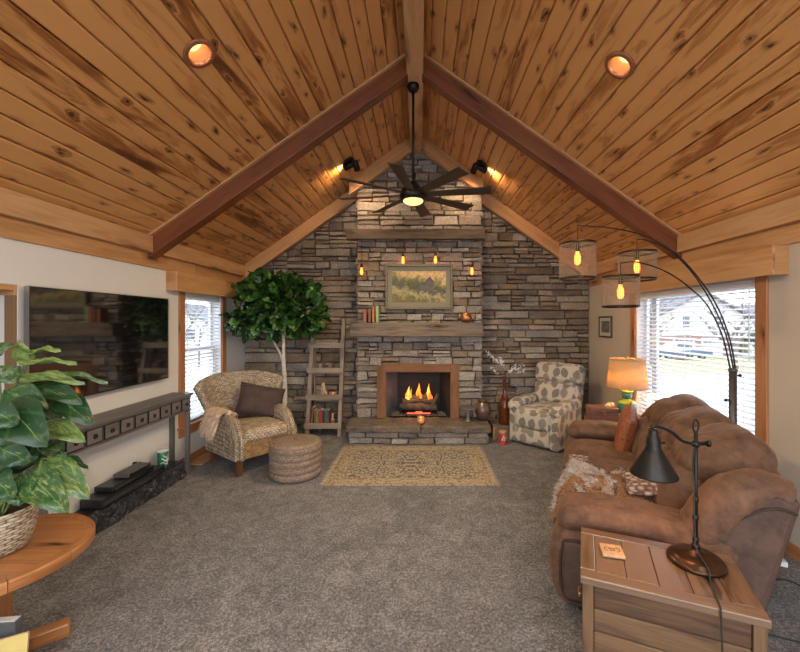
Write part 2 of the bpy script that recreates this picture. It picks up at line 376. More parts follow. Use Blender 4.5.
# small painting: washes of sky, trees and grass
m, nt, b = newmat('painting_wash')
tc = nt.nodes.new('ShaderNodeTexCoord'); s = nd(nt, 'ShaderNodeSeparateXYZ', i_0=tc.outputs['Object'])
n1 = noise(nt, tc.outputs['Object'], 9, 5, .65, .8); n2 = noise(nt, tc.outputs['Object'], 30, 4, .7)
h = math_(nt, 'ADD', math_(nt, 'MULTIPLY', s.outputs[2], 2.1), math_(nt, 'ADD', math_(nt, 'MULTIPLY', math_(nt, 'SUBTRACT', n1, .5), .9), math_(nt, 'ADD', .5, math_(nt, 'MULTIPLY', s.outputs[0], .35))))
c = ramp(nt, h, [(.10, (.13, .11, .04)), (.24, (.34, .29, .14)), (.36, (.22, .19, .09)), (.44, (.05, .05, .03)), (.60, (.08, .085, .035)), (.72, (.22, .18, .07)), (.82, (.55, .36, .17))])
c = mix(nt, 1, c, ramp(nt, n2, [(.3, (.6, .6, .6)), (.7, (1.3, 1.3, 1.25))]), 'MULTIPLY')
setc(nt, b, c); b.inputs['Roughness'].default_value = .6
plain('paint_house', (.10, .085, .09), .7, 0, .2, 30, 0); plain('paint_roof', (.05, .04, .05), .7, 0, .2, 30, 0)
plain('photo_dark', (.12, .13, .12), .5, 0, .6, 22, 0)
BOOKC = {'book_red': (.36, .03, .025), 'book_orange': (.42, .13, .04), 'book_green': (.06, .17, .08), 'book_brown': (.16, .07, .04), 'book_dark': (.035, .03, .035), 'book_teal': (.05, .14, .15), 'book_sage': (.24, .34, .17), 'book_rust': (.28, .09, .045)}
for k, c in BOOKC.items(): plain(k, c, .55, 0, .15, 20, .02)
plain('wire_bronze', (.34, .25, .17), .5, .6, .2, 60, 0)
weave('plaid', (.05, .02, .015), (.16, .08, .06), (.42, .36, .30), .05, .04, .1)
POW = dict(can=30, rear_fill=80, fan=18, spot=19, sky=2.3, exposure=1.15)
# ---------------------------------------------------------------- mesh builder
BOXF = [((0, 2, 3, 1), 2), ((4, 5, 7, 6), 2), ((0, 1, 5, 4), 1), ((2, 6, 7, 3), 1), ((0, 4, 6, 2), 0), ((1, 3, 7, 5), 0)]
class MB:
    def __init__(s): s.v = []; s.f = []; s.uv = []; s.r = []; s.mi = []; s.cm = 0
    def face(s, idx, uv=None, r=.5):
        s.f.append(tuple(idx)); s.uv.append(uv); s.r.append(r); s.mi.append(s.cm)
    def add(s, pts):
        n = len(s.v); s.v.extend(Vector(p) for p in pts); return n
    def box8(s, c, r=None, grain=None, off=None):
        """c: 8 corners, index = x + 2y + 4z"""
        n = s.add(c); c = [Vector(p) for p in c]
        L = [(c[1]-c[0]).length, (c[2]-c[0]).length, (c[4]-c[0]).length]
        if grain is None: grain = L.index(max(L))
        if r is None: r = R.random()
        ou, ov = off if off else (U(0, 40), U(0, 40))
        for idx, ax in BOXF:
            a1, a2 = [a for a in (0, 1, 2) if a != ax]
            if a2 == grain: a1, a2 = a2, a1
            s.face([n+i for i in idx], [(ou+((i >> a1) & 1)*L[a1], ov+((i >> a2) & 1)*L[a2]+ax*.37) for i in idx], r)
        return s
    def box(s, c, size, rot=None, r=None, grain=None):
        h = Vector(size)/2; M = Matrix.Translation(c)
        if rot is not None: M = M @ (rot if isinstance(rot, Matrix) else Euler(rot).to_matrix().to_4x4())
        return s.box8([M @ Vector(((-1 if not i & 1 else 1)*h.x, (-1 if not i & 2 else 1)*h.y, (-1 if not i & 4 else 1)*h.z)) for i in range(8)], r, grain)
    def bb(s, x0, x1, y0, y1, z0, z1, r=None, grain=None):
        return s.box(((x0+x1)/2, (y0+y1)/2, (z0+z1)/2), (x1-x0, y1-y0, z1-z0), None, r, grain)
    def prism(s, poly, a0, a1, axis='y', M=None, r=None):
        """poly in the plane normal to axis, extruded from a0 to a1"""
        def P(p, a):
            q = {'y': (p[0], a, p[1]), 'x': (a, p[0], p[1]), 'z': (p[0], p[1], a)}[axis]
            return (M @ Vector(q)) if M else q
        n = len(poly); k = s.add([P(p, a0) for p in poly]+[P(p, a1) for p in poly])
        if r is None: r = R.random()
        s.face([k+i for i in range(n)], None, r); s.face([k+n+i for i in reversed(range(n))], None, r)
        for i in range(n):
            j = (i+1) % n; s.face([k+i, k+n+i, k+n+j, k+j], None, r)
        return s
    def rings(s, rings, closed=True, cap=True, loop=False, r=.5, uvs=None):
        n = len(rings[0]); k = s.add([p for q in rings for p in q]); m = len(rings)
        for i in range(m if loop else m-1):
            i2 = (i+1) % m
            for j in range(n if closed else n-1):
                j2 = (j+1) % n
                s.face([k+i*n+j, k+i*n+j2, k+i2*n+j2, k+i2*n+j], uvs(i, j) if uvs else None, r)
        if cap and closed and not loop:
            s.face([k+j for j in reversed(range(n))], None, r); s.face([k+(m-1)*n+j for j in range(n)], None, r)
        return s
    def tube(s, pts, rad, n=8, cap=True, loop=False, flat=1.0, up=None, r=.5):
        pts = [Vector(p) for p in pts]; m = len(pts); out = []; prev = None
        for i, p in enumerate(pts):
            a = pts[(i-1) % m] if loop or i else pts[0]; b = pts[(i+1) % m] if loop or i < m-1 else pts[-1]
            t = (b-a).normalized()
            if up is not None: x = Vector(up)
            elif prev is None: x = Vector((0, 0, 1)) if abs(t.z) < .9 else Vector((1, 0, 0))
            else: x = prev
            x = (x-t*x.dot(t)).normalized(); prev = x; y = t.cross(x)
            q = rad[i] if isinstance(rad, (list, tuple)) else rad
            out.append([p+(x*math.cos(2*PI*j/n)*flat+y*math.sin(2*PI*j/n))*q for j in range(n)])
        L = [0]
        for i in range(1, m): L.append(L[-1]+(pts[i]-pts[i-1]).length)
        L.append(L[-1]+(pts[0]-pts[-1]).length)
        rr = rad[0] if isinstance(rad, (list, tuple)) else rad
        o = U(0, 9)
        f = lambda i, j: [(o+L[i], o+j/n*6.28*rr), (o+L[i], o+(j+1)/n*6.28*rr), (o+L[i+1], o+(j+1)/n*6.28*rr), (o+L[i+1], o+j/n*6.28*rr)]
        return s.rings(out, True, cap, loop, r, f)
    def cyl(s, p0, p1, r0, r1=None, n=16, r=.5):
        return s.tube([p0, p1], [r0, r0 if r1 is None else r1], n, r=r)
    def lathe(s, prof, c=(0, 0, 0), n=24, cap=True, M=None, r=.5):
        out = []
        for q, z in prof:
            ring = []
            for j in range(n):
                p = Vector((q*math.cos(2*PI*j/n), q*math.sin(2*PI*j/n), z))
                ring.append((M @ p if M else p)+Vector(c))
            out.append(ring)
        f = lambda i, j: [(j/n*6.28*prof[0][0] if False else j/n*6.28*max(p[0] for p in prof), prof[i][1]+prof[i][0]), ((j+1)/n*6.28*max(p[0] for p in prof), prof[i][1]+prof[i][0]), ((j+1)/n*6.28*max(p[0] for p in prof), prof[i+1][1]+prof[i+1][0]), (j/n*6.28*max(p[0] for p in prof), prof[i+1][1]+prof[i+1][0])]
        return s.rings(out, True, cap, False, r, f)
    def grid(s, fn, nu, nv, r=.5, uvf=None):
        k = s.add([fn(i/nu, j/nv) for i in range(nu+1) for j in range(nv+1)])
        for i in range(nu):
            for j in range(nv):
                q = [(i, j), (i+1, j), (i+1, j+1), (i, j+1)]
                s.face([k+a*(nv+1)+b for a, b in q], [uvf(a/nu, b/nv) for a, b in q] if uvf else None, r)
        return s
    def pad(s, c, size, rad, puff=0, n=6, M=None, deform=None, wr=0):
        """cushion: rounded box, faces puffed out, wr = wrinkle height"""
        h = [x/2 for x in size]; rad = min(rad, *h)
        def axis(hh):
            if hh-rad < 1e-4: return [-hh*math.cos(PI*i/8) for i in range(9)]
            a = [-hh, -hh+rad*.25, -hh+rad*.6, -hh+rad]; inner = [-(hh-rad)+2*(hh-rad)*i/n for i in range(1, n)]
            return a+inner+[hh-rad, hh-rad*.6, hh-rad*.25, hh]
        A = [axis(x) for x in h]; seen = {}; T = Matrix.Translation(c)
        if M is not None: T = T @ M
        sd = Vector((U(0, 50), U(0, 50), U(0, 50)))
        def vert(p):
            key = tuple(round(x, 5) for x in p)
            if key in seen: return seen[key]
            q = Vector([max(-(h[i]-rad), min(h[i]-rad, p[i])) for i in range(3)]); d = Vector(p)-q
            o = q+d.normalized()*rad if d.length > 1e-9 else Vector(p)
            if puff:
                g = [max(0, 1-(p[i]/h[i])**2) for i in range(3)]
                e = [g[1]*g[2], g[0]*g[2], g[0]*g[1]]
                for i in range(3):
                    if abs(abs(p[i])-h[i]) < 1e-6: o[i] += math.copysign(puff*math.sqrt(e[i]), p[i])
            if wr:
                w = mnoise.noise((o+sd)*9)*wr+mnoise.noise((o+sd)*22)*wr*.5
                if d.length > 1e-9: o += d.normalized()*w
            if deform: o = Vector(deform(o))
            seen[key] = s.add([T @ o]); return seen[key]
        for ax in range(3):
            a1, a2 = [a for a in range(3) if a != ax]
            for sg in (-1, 1):
                for i in range(len(A[a1])-1):
                    for j in range(len(A[a2])-1):
                        idx = []; uv = []
                        for di, dj in ((0, 0), (1, 0), (1, 1), (0, 1)):
                            p = [0, 0, 0]; p[ax] = sg*h[ax]; p[a1] = A[a1][i+di]; p[a2] = A[a2][j+dj]
                            idx.append(vert(tuple(p))); uv.append((p[a1]+ax*.31+c[0], p[a2]+sg*.17+c[2]))
                        s.face(idx if (sg > 0) == (ax != 1) else idx[::-1], uv if (sg > 0) == (ax != 1) else uv[::-1])
        return s
    def build(s, name, mat, parent=None, bevel=0, smooth=False, loc=None, rz=0, seg=2, recalc=True, sub=0):
        me = bpy.data.meshes.new(name)
        me.from_pydata([tuple(v) for v in s.v], [], s.f)
        ul = me.uv_layers.new(name='UVMap'); at = me.attributes.new('rnd', 'FLOAT', 'FACE')
        at.data.foreach_set('value', s.r)
        flat = []
        for pi, p in enumerate(me.polygons):
            u = s.uv[pi]
            if u is None:
                nx = [abs(x) for x in p.normal]; a = nx.index(max(nx)); a1, a2 = ((1, 2), (0, 2), (0, 1))[a]
                for vi in p.vertices: flat += [s.v[vi][a1]+a*.3, s.v[vi][a2]]
            else:
                for q in u: flat += [q[0], q[1]]
        ul.data.foreach_set('uv', flat)
        mats = mat if isinstance(mat, (list, tuple)) else [mat]
        for q in mats: me.materials.append(MATS[q])
        if len(mats) > 1: me.polygons.foreach_set('material_index', s.mi)
        if smooth: me.polygons.foreach_set('use_smooth', [True]*len(me.polygons))
        if recalc:
            bm = bmesh.new(); bm.from_mesh(me); bmesh.ops.recalc_face_normals(bm, faces=bm.faces); bm.to_mesh(me); bm.free()
        me.update()
        o = bpy.data.objects.new(name, me); COL.objects.link(o)
        if parent: o.parent = parent
        if loc is not None: o.location = loc
        o.rotation_euler.z = rz
        if sub:
            q = o.modifiers.new('sub', 'SUBSURF'); q.levels = q.render_levels = sub
        if bevel:
            q = o.modifiers.new('bevel', 'BEVEL'); q.width = bevel; q.segments = seg; q.limit_method = 'ANGLE'; q.angle_limit = math.radians(40)
        return o
def thing(name, label, cat, loc=(0, 0, 0), rz=0, group=None):
    o = bpy.data.objects.new(name, None); COL.objects.link(o); o.empty_display_size = .1
    o.location = loc; o.rotation_euler.z = rz
    return tag(o, label, cat, group)
def tag(o, label, cat, group=None):
    o['label'] = label; o['category'] = cat
    if group: o['group'] = group
    return o
def struct(o, label=None):
    o['kind'] = 'structure'
    if label: o['label'] = label
    return o
def light(name, kind, loc, power, color, parent=None, size=.05, aim=None, spot=None, blend=.5):
    l = bpy.data.lights.new(name, kind); l.energy = power; l.color = color
    if kind == 'AREA': l.shape = 'DISK'; l.size = size
    else: l.shadow_soft_size = size
    if spot: l.spot_size = math.radians(spot); l.spot_blend = blend
    o = bpy.data.objects.new(name, l); COL.objects.link(o); o.location = loc
    if aim is not None: o.rotation_euler = (Vector(aim)-Vector(loc)).to_track_quat('-Z', 'Y').to_euler()
    if parent: o.parent = parent
    return o
def ceil_z(x): return ZR-SL*abs(x-RX)
def smoothpath(pts, n=6):
    """Catmull-Rom through pts"""
    P = [Vector(p) for p in pts]; P = [P[0]*2-P[1]]+P+[P[-1]*2-P[-2]]; out = []
    for i in range(1, len(P)-2):
        for k in range(n):
            t = k/n; a, b, c, d = P[i-1:i+3]
            out.append(.5*((2*b)+(c-a)*t+(2*a-5*b+4*c-d)*t*t+(3*b-a-3*c+d)*t**3))
    out.append(P[-2]); return out

# ---------------------------------------------------------------- room shell
mb = MB(); mb.bb(XL-.9, XR+.15, YF, YB+.15, -.12, 0)
struct(mb.build('floor', 'carpet'), 'grey-brown wall-to-wall cut-pile carpet')

def wall(name, x0, x1, holes, y0, y1, mat):
    """wall slab between x0 and x1 along Y with rectangular holes (ya, yb, za, zb)"""
    mb = MB(); ys = sorted({y0, y1, *[h[0] for h in holes], *[h[1] for h in holes]})
    for a, b in zip(ys, ys[1:]):
        hs = [h for h in holes if h[0] <= a and h[1] >= b]
        if not hs: mb.bb(x0, x1, a, b, -.1, ZW+.02)
        for h in hs:
            if h[2] > 0: mb.bb(x0, x1, a, b, -.1, h[2])
            mb.bb(x0, x1, a, b, h[3], ZW+.02)
    return struct(mb.build(name, mat))
LW = (4.41, 5.245, .46, 1.98); RW = (2.98, 4.65, .52, 1.98); AL = (1.5, 2.59, 0, 1.9)
wall('wall_left', XL-.15, XL, [LW, AL], YF, YB+.1, 'wall_paint')
wall('wall_right', XR, XR+.15, [RW], YF, YB+.1, 'wall_paint_tan')
# shallow alcove left of the television
mb = MB(); mb.bb(XL-.9, XL-.80, 1.4, 2.78, -.1, 2.1); mb.bb(XL-.8, XL-.15, 1.4, 1.5, -.1, 2.1); mb.bb(XL-.8, XL-.09, 2.591, 2.75, -.1, 2.1); mb.bb(XL-.8, XL-.15, 1.4, 2.75, 2.0, 2.1)
struct(mb.build('wall_alcove', 'wall_paint_tan'))
mb = MB(); mb.bb(XL-.8, XL-.002, 2.572, 2.59, 1.83, 1.9); mb.bb(XL-.8, XL-.002, 1.5, 2.572, 1.86, 1.9)
struct(mb.build('trim_1', 'pine_pale', bevel=.004))
mb = MB(); mb.bb(XL-.075, XL-.004, 2.575, 2.591, 0, 1.83)
struct(mb.build('trim_2', 'wall_tan_dark', bevel=.003))

# ceiling: tongue-and-groove boards running the length of the room
PITCH = .1335; SLEN = 2.66*math.sqrt(1+SL*SL); CA = 1/math.sqrt(1+SL*SL); SA = SL*CA
def on_slope(sd, t, d=0): return (RX+sd*(2.66-t*CA)+sd*d*SA, ZW+t*SA+d*CA)
def can_at(x, y): return (1 if x > RX else -1, (2.66-abs(x-RX))/CA, y)
CANS = [can_at(-1.42, 2.478), can_at(1.337, 2.575), can_at(-1.42, .2), can_at(1.337, .2), can_at(-1.42, -1.6), can_at(1.337, -1.6)]  # last four are unseen fill lamps, added to brighten the room
HH = .068
for sd, nm in ((-1, 'ceiling_left'), (1, 'ceiling_right')):
    mb = MB(); n = int(SLEN/PITCH)+1
    for i in range(n):
        t0 = i*PITCH; t1 = min(SLEN, t0+PITCH)
        if t1-t0 < .03: continue
        prof = [(t0, .024), (t0+.0042, .024), (t0+.0055, .005), (t0+.012, 0), (t1-.012, 0), (t1-.0055, .005), (t1-.0042, .024), (t1, .024)]
        cuts = [YF, YB+.02]
        for a, b in zip(cuts, cuts[1:]):
            r = min(1, max(0, R.gauss(.5, .27))); ou, ov = U(0, 60), U(0, 60)
            ysub = sorted({a, b, *[yy for c in CANS if c[0] == sd for yy in (c[2]-HH, c[2]+HH) if a < yy < b]})
            for ya, yb in zip(ysub, ysub[1:]):
                hole = [c for c in CANS if c[0] == sd and c[2]-HH <= ya+1e-6 and yb-1e-6 <= c[2]+HH]
                for (ta, da), (tb, db) in zip(prof, prof[1:]):
                    parts = [(ta, tb)]
                    for c in hole:
                        lo, hi = c[1]-HH, c[1]+HH
                        parts = [q for p in parts for q in ((p[0], min(p[1], lo)), (max(p[0], hi), p[1])) if q[1]-q[0] > 1e-5]
                    for p, q in parts:
                        dp = da+(db-da)*(p-ta)/(tb-ta); dq = da+(db-da)*(q-ta)/(tb-ta)
                        e = .0012
                        A = on_slope(sd, p, dp); B = on_slope(sd, q, dq)
                        ya2 = ya+(e if ya == a else 0)
                        k = mb.add([(A[0], ya2, A[1]), (B[0], ya2, B[1]), (B[0], yb, B[1]), (A[0], yb, A[1])])
                        mb.face([k, k+1, k+2, k+3] if sd < 0 else [k+3, k+2, k+1, k], [(ou+ya2, ov+p), (ou+ya2, ov+q), (ou+yb, ov+q), (ou+yb, ov+p)][::(1 if sd < 0 else -1)], r)
    A = on_slope(sd, -.12, .14); B = on_slope(sd, SLEN+.1, .14)
    k = mb.add([(A[0], YF, A[1]), (B[0], YF, B[1]), (B[0], YB+.15, B[1]), (A[0], YB+.15, A[1])]); mb.face([k, k+1, k+2, k+3])
    struct(mb.build(nm, 'pine_ceiling', recalc=False), 'sloping ceiling of knotty honey-coloured pine boards')

# recessed lights in their square cut-outs
def recessed(c, label):
    sd, t, y = c; x, z = on_slope(sd, t, 0)
    o = thing('recessed_light', label, 'ceiling light', (x, y, z), 0, 'recessed lights in the pine ceiling')
    nrm = Vector((-sd*SA, 0, -CA))                       # out of the ceiling, into the room
    M = nrm.to_track_quat('Z', 'Y').to_matrix().to_4x4()
    mb = MB(); mb.lathe([(.072, .002), (.074, .012), (.085, .014), (.102, .010), (.106, -.004), (.072, -.004)], n=40, cap=False, M=M)
    mb.build('trim_ring', 'copper_trim', o, smooth=True)
    mb = MB(); mb.lathe([(.0735, .004), (.071, -.05), (.064, -.10), (.064, -.104)], n=32, cap=False, M=M)
    mb.build('can', 'can_inside', o, smooth=True)
    mb = MB(); mb.lathe([(.062, -.102), (.058, -.080), (.04, -.064), (.015, -.058), (.002, -.057)], n=24, M=M)
    mb.build('bulb', 'lens_warm', o, smooth=True)
    p = nrm*.012
    light('downlight', 'SPOT', tuple(p), POW['can'] if y > 1 else POW['rear_fill']*(.4 if y > 0 else 1.35), (1, .74, .45) if y > 1 else (1, .92, .82), o, .05, tuple(p+nrm), 150, .8)
plain('copper_trim', (.30, .115, .055), .45, .3, .1, 20, 0); plain('can_inside', (.62, .34, .22), .45, .2, .05, 20, 0)
LB = ['left-hand round recessed light between boards of the left ceiling slope', 'right-hand round recessed light between boards of the right ceiling slope',
      'added recessed fill light overhead on the left slope, first behind the camera', 'added recessed fill light overhead on the right slope, first behind the camera',
      'rearmost added recessed fill light of the left slope, behind the camera', 'rearmost added recessed fill light of the right slope, behind the camera']
for c_, l_ in zip(CANS, LB): recessed(c_, l_)

# rafter beams, ridge beam, rakes
def rafter(name, sd, y0, y1, drop, mat, xs=2.655, xe=.07, over=.02, mesh=None):
    mb = mesh or MB()
    c = []
    for i in range(8):
        d = xs if not i & 1 else xe
        x = RX+sd*d; zt = ceil_z(x)+over
        c.append((x, y1 if i & 2 else y0, zt if i & 4 else ceil_z(x)-drop))
    mb.box8(c, U(.3, .6), 0)
    if mesh: return mb
    return struct(mb.build(name, mat, bevel=.006))
rafter('beam_left', -1, 3.80, 3.93, .20, 'beam_wood'); rafter('beam_right', 1, 3.80, 3.93, .20, 'beam_wood')
mb = MB(); mb.bb(RX-.082, RX+.082, YF, 5.56, 4.10, 4.345, .6, 1)
struct(mb.build('ridge_beam', 'pine_pale', bevel=.006))
# thin edge strips where boards meet the beams
mb = MB()
for sd in (-1, 1): rafter('', sd, 3.765, 3.80, .02, '', mesh=mb)
struct(mb.build('trim_3', 'pine_pale'))
for k, (sd, nm) in enumerate(((-1, 'rake_board_left'), (1, 'rake_board_right'))):
    mb = MB()
    rafter('', sd, 5.80, 5.90, .21, '', 2.655, .86, mesh=mb)
    rafter('', sd, 5.47, 5.565, .21, '', .96, .04, mesh=mb)
    struct(mb.build(nm, 'pine_trim', bevel=.006))

def wallboards(i, side, segs_low, segs_up):
    x0 = XL if side < 0 else XR; s = -side
    mb = MB()
    for a, b in segs_low: mb.bb(min(x0, x0+s*.022), max(x0, x0+s*.022), a, b, 2.198, 2.345, U(.35, .6), 1)
    struct(mb.build('trim_%d' % i, 'pine_trim', bevel=.004))
    mb = MB()
    for a, b in segs_up: mb.bb(min(x0, x0+s*.075), max(x0, x0+s*.075), a, b, 2.335, 2.50, U(.55, .75), 1)
    struct(mb.build('trim_%d' % (i+1), 'pine_pale', bevel=.004))
wallboards(4, -1, [(YF, 1.2), (1.2, 4.6), (4.6, 5.9)], [(YF, 3.8), (3.93, 5.9)])
wallboards(6, 1, [(YF, 1.6), (1.6, 5.9)], [(YF, 3.8), (3.93, 5.9)])
# baseboards
mb = MB(); mb.bb(XL, XL+.016, YF, 1.5, 0, .10, .4, 1); mb.bb(XL, XL+.016, 2.6, 5.9, 0, .10, .5, 1)
struct(mb.build('baseboard_left', 'casing_wood', bevel=.004))
mb = MB(); mb.bb(XR-.016, XR, YF, 5.9, 0, .10, .5, 1)
struct(mb.build('baseboard_right', 'casing_wood', bevel=.004))

# windows: casing, jamb, sashes, panes, blinds, valance
def window(i, side, h, sashes, label):
    x0 = XL if side < 0 else XR; s = side; ya, yb, za, zb = h
    o = bpy.data.objects.new('window_%d' % i, None); COL.objects.link(o); struct(o, label); o.location = (x0, (ya+yb)/2, za)
    L = lambda mb, xa, xb, y0, y1, z0, z1, r=None, g=None: mb.bb(min(xa, xb), max(xa, xb), y0-(ya+yb)/2, y1-(ya+yb)/2, z0-za, z1-za, r, g)
    mb = MB()
    for y0, y1 in ((ya-.10, ya), (yb, yb+.10)): L(mb, 0, -s*.02, y0, y1, za-.02, zb+.06, .5, 2)
    L(mb, 0, -s*.02, ya-.10, yb+.10, za-.12, za-.02, .5, 1)
    L(mb, s*.12, -s*.055, ya-.12, yb+.12, za-.02, za+.005, .5, 1)
    mb.build('casing', 'casing_wood', o, bevel=.004)
    mb = MB()
    for y0, y1 in ((ya-.001, ya+.018), (yb-.018, yb+.001)): L(mb, 0, s*.15, y0, y1, za, zb, .5, 2)
    L(mb, 0, s*.15, ya, yb, zb-.018, zb+.001, .5, 1)
    mb.build('jamb', 'white_vinyl', o)
    for (y0, y1, z0, z1, xo) in sashes:
        mb = MB(); w = .045
        for a, b in ((y0, y0+w), (y1-w, y1)): L(mb, s*xo, s*(xo+.03), a, b, z0, z1)
        for a, b in ((z0, z0+w), (z1-w, z1)): L(mb, s*xo, s*(xo+.03), y0+w, y1-w, a, b)
        sh = mb.build('sash', 'white_vinyl', o, bevel=.003)
        mb = MB(); L(mb, s*(xo+.013), s*(xo+.017), y0+w-.003, y1-w+.003, z0+w-.003, z1-w+.003)
        mb.build('pane', 'window_glass', sh)
    return o
ya, yb, za, zb = LW
window(1, -1, LW, [(ya+.018, yb-.018, 1.28, zb-.018, .115), (ya+.018, yb-.018, za+.005, 1.325, .08)], 'double-hung window on the left wall behind white slats')
ya, yb, za, zb = RW
window(2, 1, RW, [(ya+.018, 4.44, za+.005, zb-.018, .09), (4.44, yb-.018, za+.005, zb-.018, .09)], 'wide picture window on the right wall behind white slats')
def blind(side, h, label, step, tilt):
    x0 = XL if side < 0 else XR; s = side; ya, yb, za, zb = h; ym = (ya+yb)/2
    o = thing('window_blind', label, 'blind', (x0+s*.038, ym, zb-.018), 0)
    hw = (yb-ya)/2-.024; H = zb-.018-za-.01
    mb = MB(); mb.bb(-.024, .024, -hw, hw, -.04, -.001); mb.build('headrail', 'blind_white', o, bevel=.003)
    mb = MB(); z = -.07
    while z > -H+.03:
        mb.box((0, 0, z), (.046, 2*hw, .0028), (0, s*tilt, 0), .5, 1); z -= step
    mb.build('slats', 'blind_white', o)
    mb = MB(); mb.bb(-.024, .024, -hw, hw, -H+.004, -H+.022); mb.build('bottom_rail', 'blind_white', o, bevel=.003)
    mb = MB(); k = max(2, int(2*hw/.5))
    for i in range(k):
        y = -hw+.12+(2*hw-.24)*i/(k-1)
        for dx in (-.026, .026): mb.bb(dx-.0012, dx+.0012, y-.0012, y+.0012, -H+.02, -.03)
    mb.build('ladder_cords', 'blind_white', o)
    mb = MB(); mb.cyl((-s*.03, -hw+.06, -.03), (-s*.03, -hw+.06, -.62), .004, n=6); mb.build('wand', 'blind_white', o)
blind(-1, LW, 'white slatted blind in the tall left-wall window', .046, -.25)
blind(1, RW, 'white slatted blind in the wide window behind the sofa', .046, -.30)
def valance(side, y0, y1, label):
    x0 = XL if side < 0 else XR; s = -side
    o = thing('window_valance', label, 'valance', (x0, (y0+y1)/2, 1.985)); h = (y1-y0)/2
    B = lambda mb, xa, xb, *a: mb.bb(min(xa, xb), max(xa, xb), *a)
    mb = MB(); B(mb, s*.10, s*.12, -h, h, 0, .212, .72, 1); mb.build('front_board', 'pine_trim', o, bevel=.003)
    for y in (-h+.009, h-.009):
        mb = MB(); B(mb, s*.001, s*.10, y-.009, y+.009, 0, .212, .35, 0); mb.build('end_board', 'pine_trim', o, bevel=.002)
    mb = MB(); B(mb, s*.001, s*.10, -h+.018, h-.018, .194, .21, .5, 1); mb.build('top_board', 'pine_trim', o)
valance(-1, 4.10, 5.5, 'plain pine box valance over the left-wall window'); valance(1, 2.72, 4.86, 'plain pine box valance over the wide right-wall window')

# ---------------------------------------------------------------- ledgestone
def stone_block(mb, P, a0, a1, z0, z1, d):
    g = .0035; a0 += g; a1 -= g; z0 += g; z1 -= g
    if a1-a0 < .03 or z1-z0 < .02: return
    rd = .010
    def ax(lo, hi, st):
        n = max(1, int((hi-lo-2*rd)/st)); return [lo, lo+rd*.35, lo+rd]+[lo+rd+(hi-lo-2*rd)*i/n for i in range(1, n)]+[hi-rd, hi-rd*.35, hi]
    A = ax(a0, a1, .055); Z = ax(z0, z1, .05); r = R.random(); sd = Vector((U(0, 99), U(0, 99), U(0, 99))); k = len(mb.v)
    tl = U(-.012, .012); tz = U(-.008, .008); j = [(U(-.010, .010), U(-.009, .009)) for _ in range(4)]; jk = U(.018, .032)
    pts = []
    for i, a in enumerate(A):
        for q, z in enumerate(Z):
            e = min(i, q, len(A)-1-i, len(Z)-1-q); fa = (a-a0)/(a1-a0); fz = (z-z0)/(z1-z0)
            nn = mnoise.noise(sd+Vector((a*9, z*14, 0)))*jk*.5+mnoise.noise(sd+Vector((a*30, z*38, 0)))*.005
            dd = d+tl*(fa-.5)*2+tz*(fz-.5)*2+nn
            da = sum(w*c[0] for w, c in zip(((1-fa)*(1-fz), fa*(1-fz), (1-fa)*fz, fa*fz), j)); dz = sum(w*c[1] for w, c in zip(((1-fa)*(1-fz), fa*(1-fz), (1-fa)*fz, fa*fz), j))
            dz += mnoise.noise(sd+Vector((a*7, 3.3 if fz > .5 else 9.1, 0)))*.008
            dep = (-.03, dd*.72-.001, dd)[min(e, 2)]
            pts.append(P(a+da, z+dz, dep))
    mb.add(pts); n = len(Z)
    for i in range(len(A)-1):
        for q in range(n-1): mb.face([k+i*n+q, k+(i+1)*n+q, k+(i+1)*n+q+1, k+i*n+q+1], None, r)
def ledge(mb, P, a0, a1, z0, ztop, zmax=None, hr=(.065, .15), lr=(.16, .50), depth=(.010, .062), skip=None):
    z = z0
    while z < ztop-.02:
        h = U(*hr)
        if ztop-z-h < .05: h = ztop-z
        segs = [(a0, a1)]
        if skip and z < skip[3]-.005:
            if z+h > skip[3]: h = skip[3]-z
            segs = [(a0, skip[0]), (skip[1], a1)]
        for s0, s1 in segs:
            a = s0
            while a < s1-.005:
                l = U(*lr)*(.6+h*5)
                if zmax and z+h+.35 > min(zmax(a), zmax(min(s1, a+l))): l = min(l, .22)
                if s1-a-l < .09: l = s1-a
                if not zmax or z < max(zmax(a), zmax(a+l)):
                    if h > .095 and R.random() < .30:
                        c = z+h*U(.38, .62); cut = a+l*U(.3, .7)
                        stone_block(mb, P, a, a+l, z, c, U(*depth))
                        if l > .4 and R.random() < .6: stone_block(mb, P, a, cut, c, z+h, U(*depth)); stone_block(mb, P, cut, a+l, c, z+h, U(*depth))
                        else: stone_block(mb, P, a, a+l, c, z+h, U(*depth))
                    else: stone_block(mb, P, a, a+l, z, z+h, U(*depth))
                a += l
        z += h
BX0, BX1, BY = -.915, .90, 5.62
wb = MB()
ledge(wb, lambda a, z, d: (a, 5.96-d, z), XL, BX0+.01, 0, 3.75, lambda x: ceil_z(x)+.02)
ledge(wb, lambda a, z, d: (a, 5.96-d, z), BX1-.01, XR, 0, 3.75, lambda x: ceil_z(x)+.02)
wb.cm = 1
wb.prism([(XL-.1, -.1), (XR+.1, -.1), (XR+.1, ZW), (RX, ZR+.05), (XL-.1, ZW)], 5.962, YB+.1)
struct(wb.build('wall_back', ['stone_wall', 'mortar'], recalc=True), 'gable wall faced with tan and grey ledgestone')

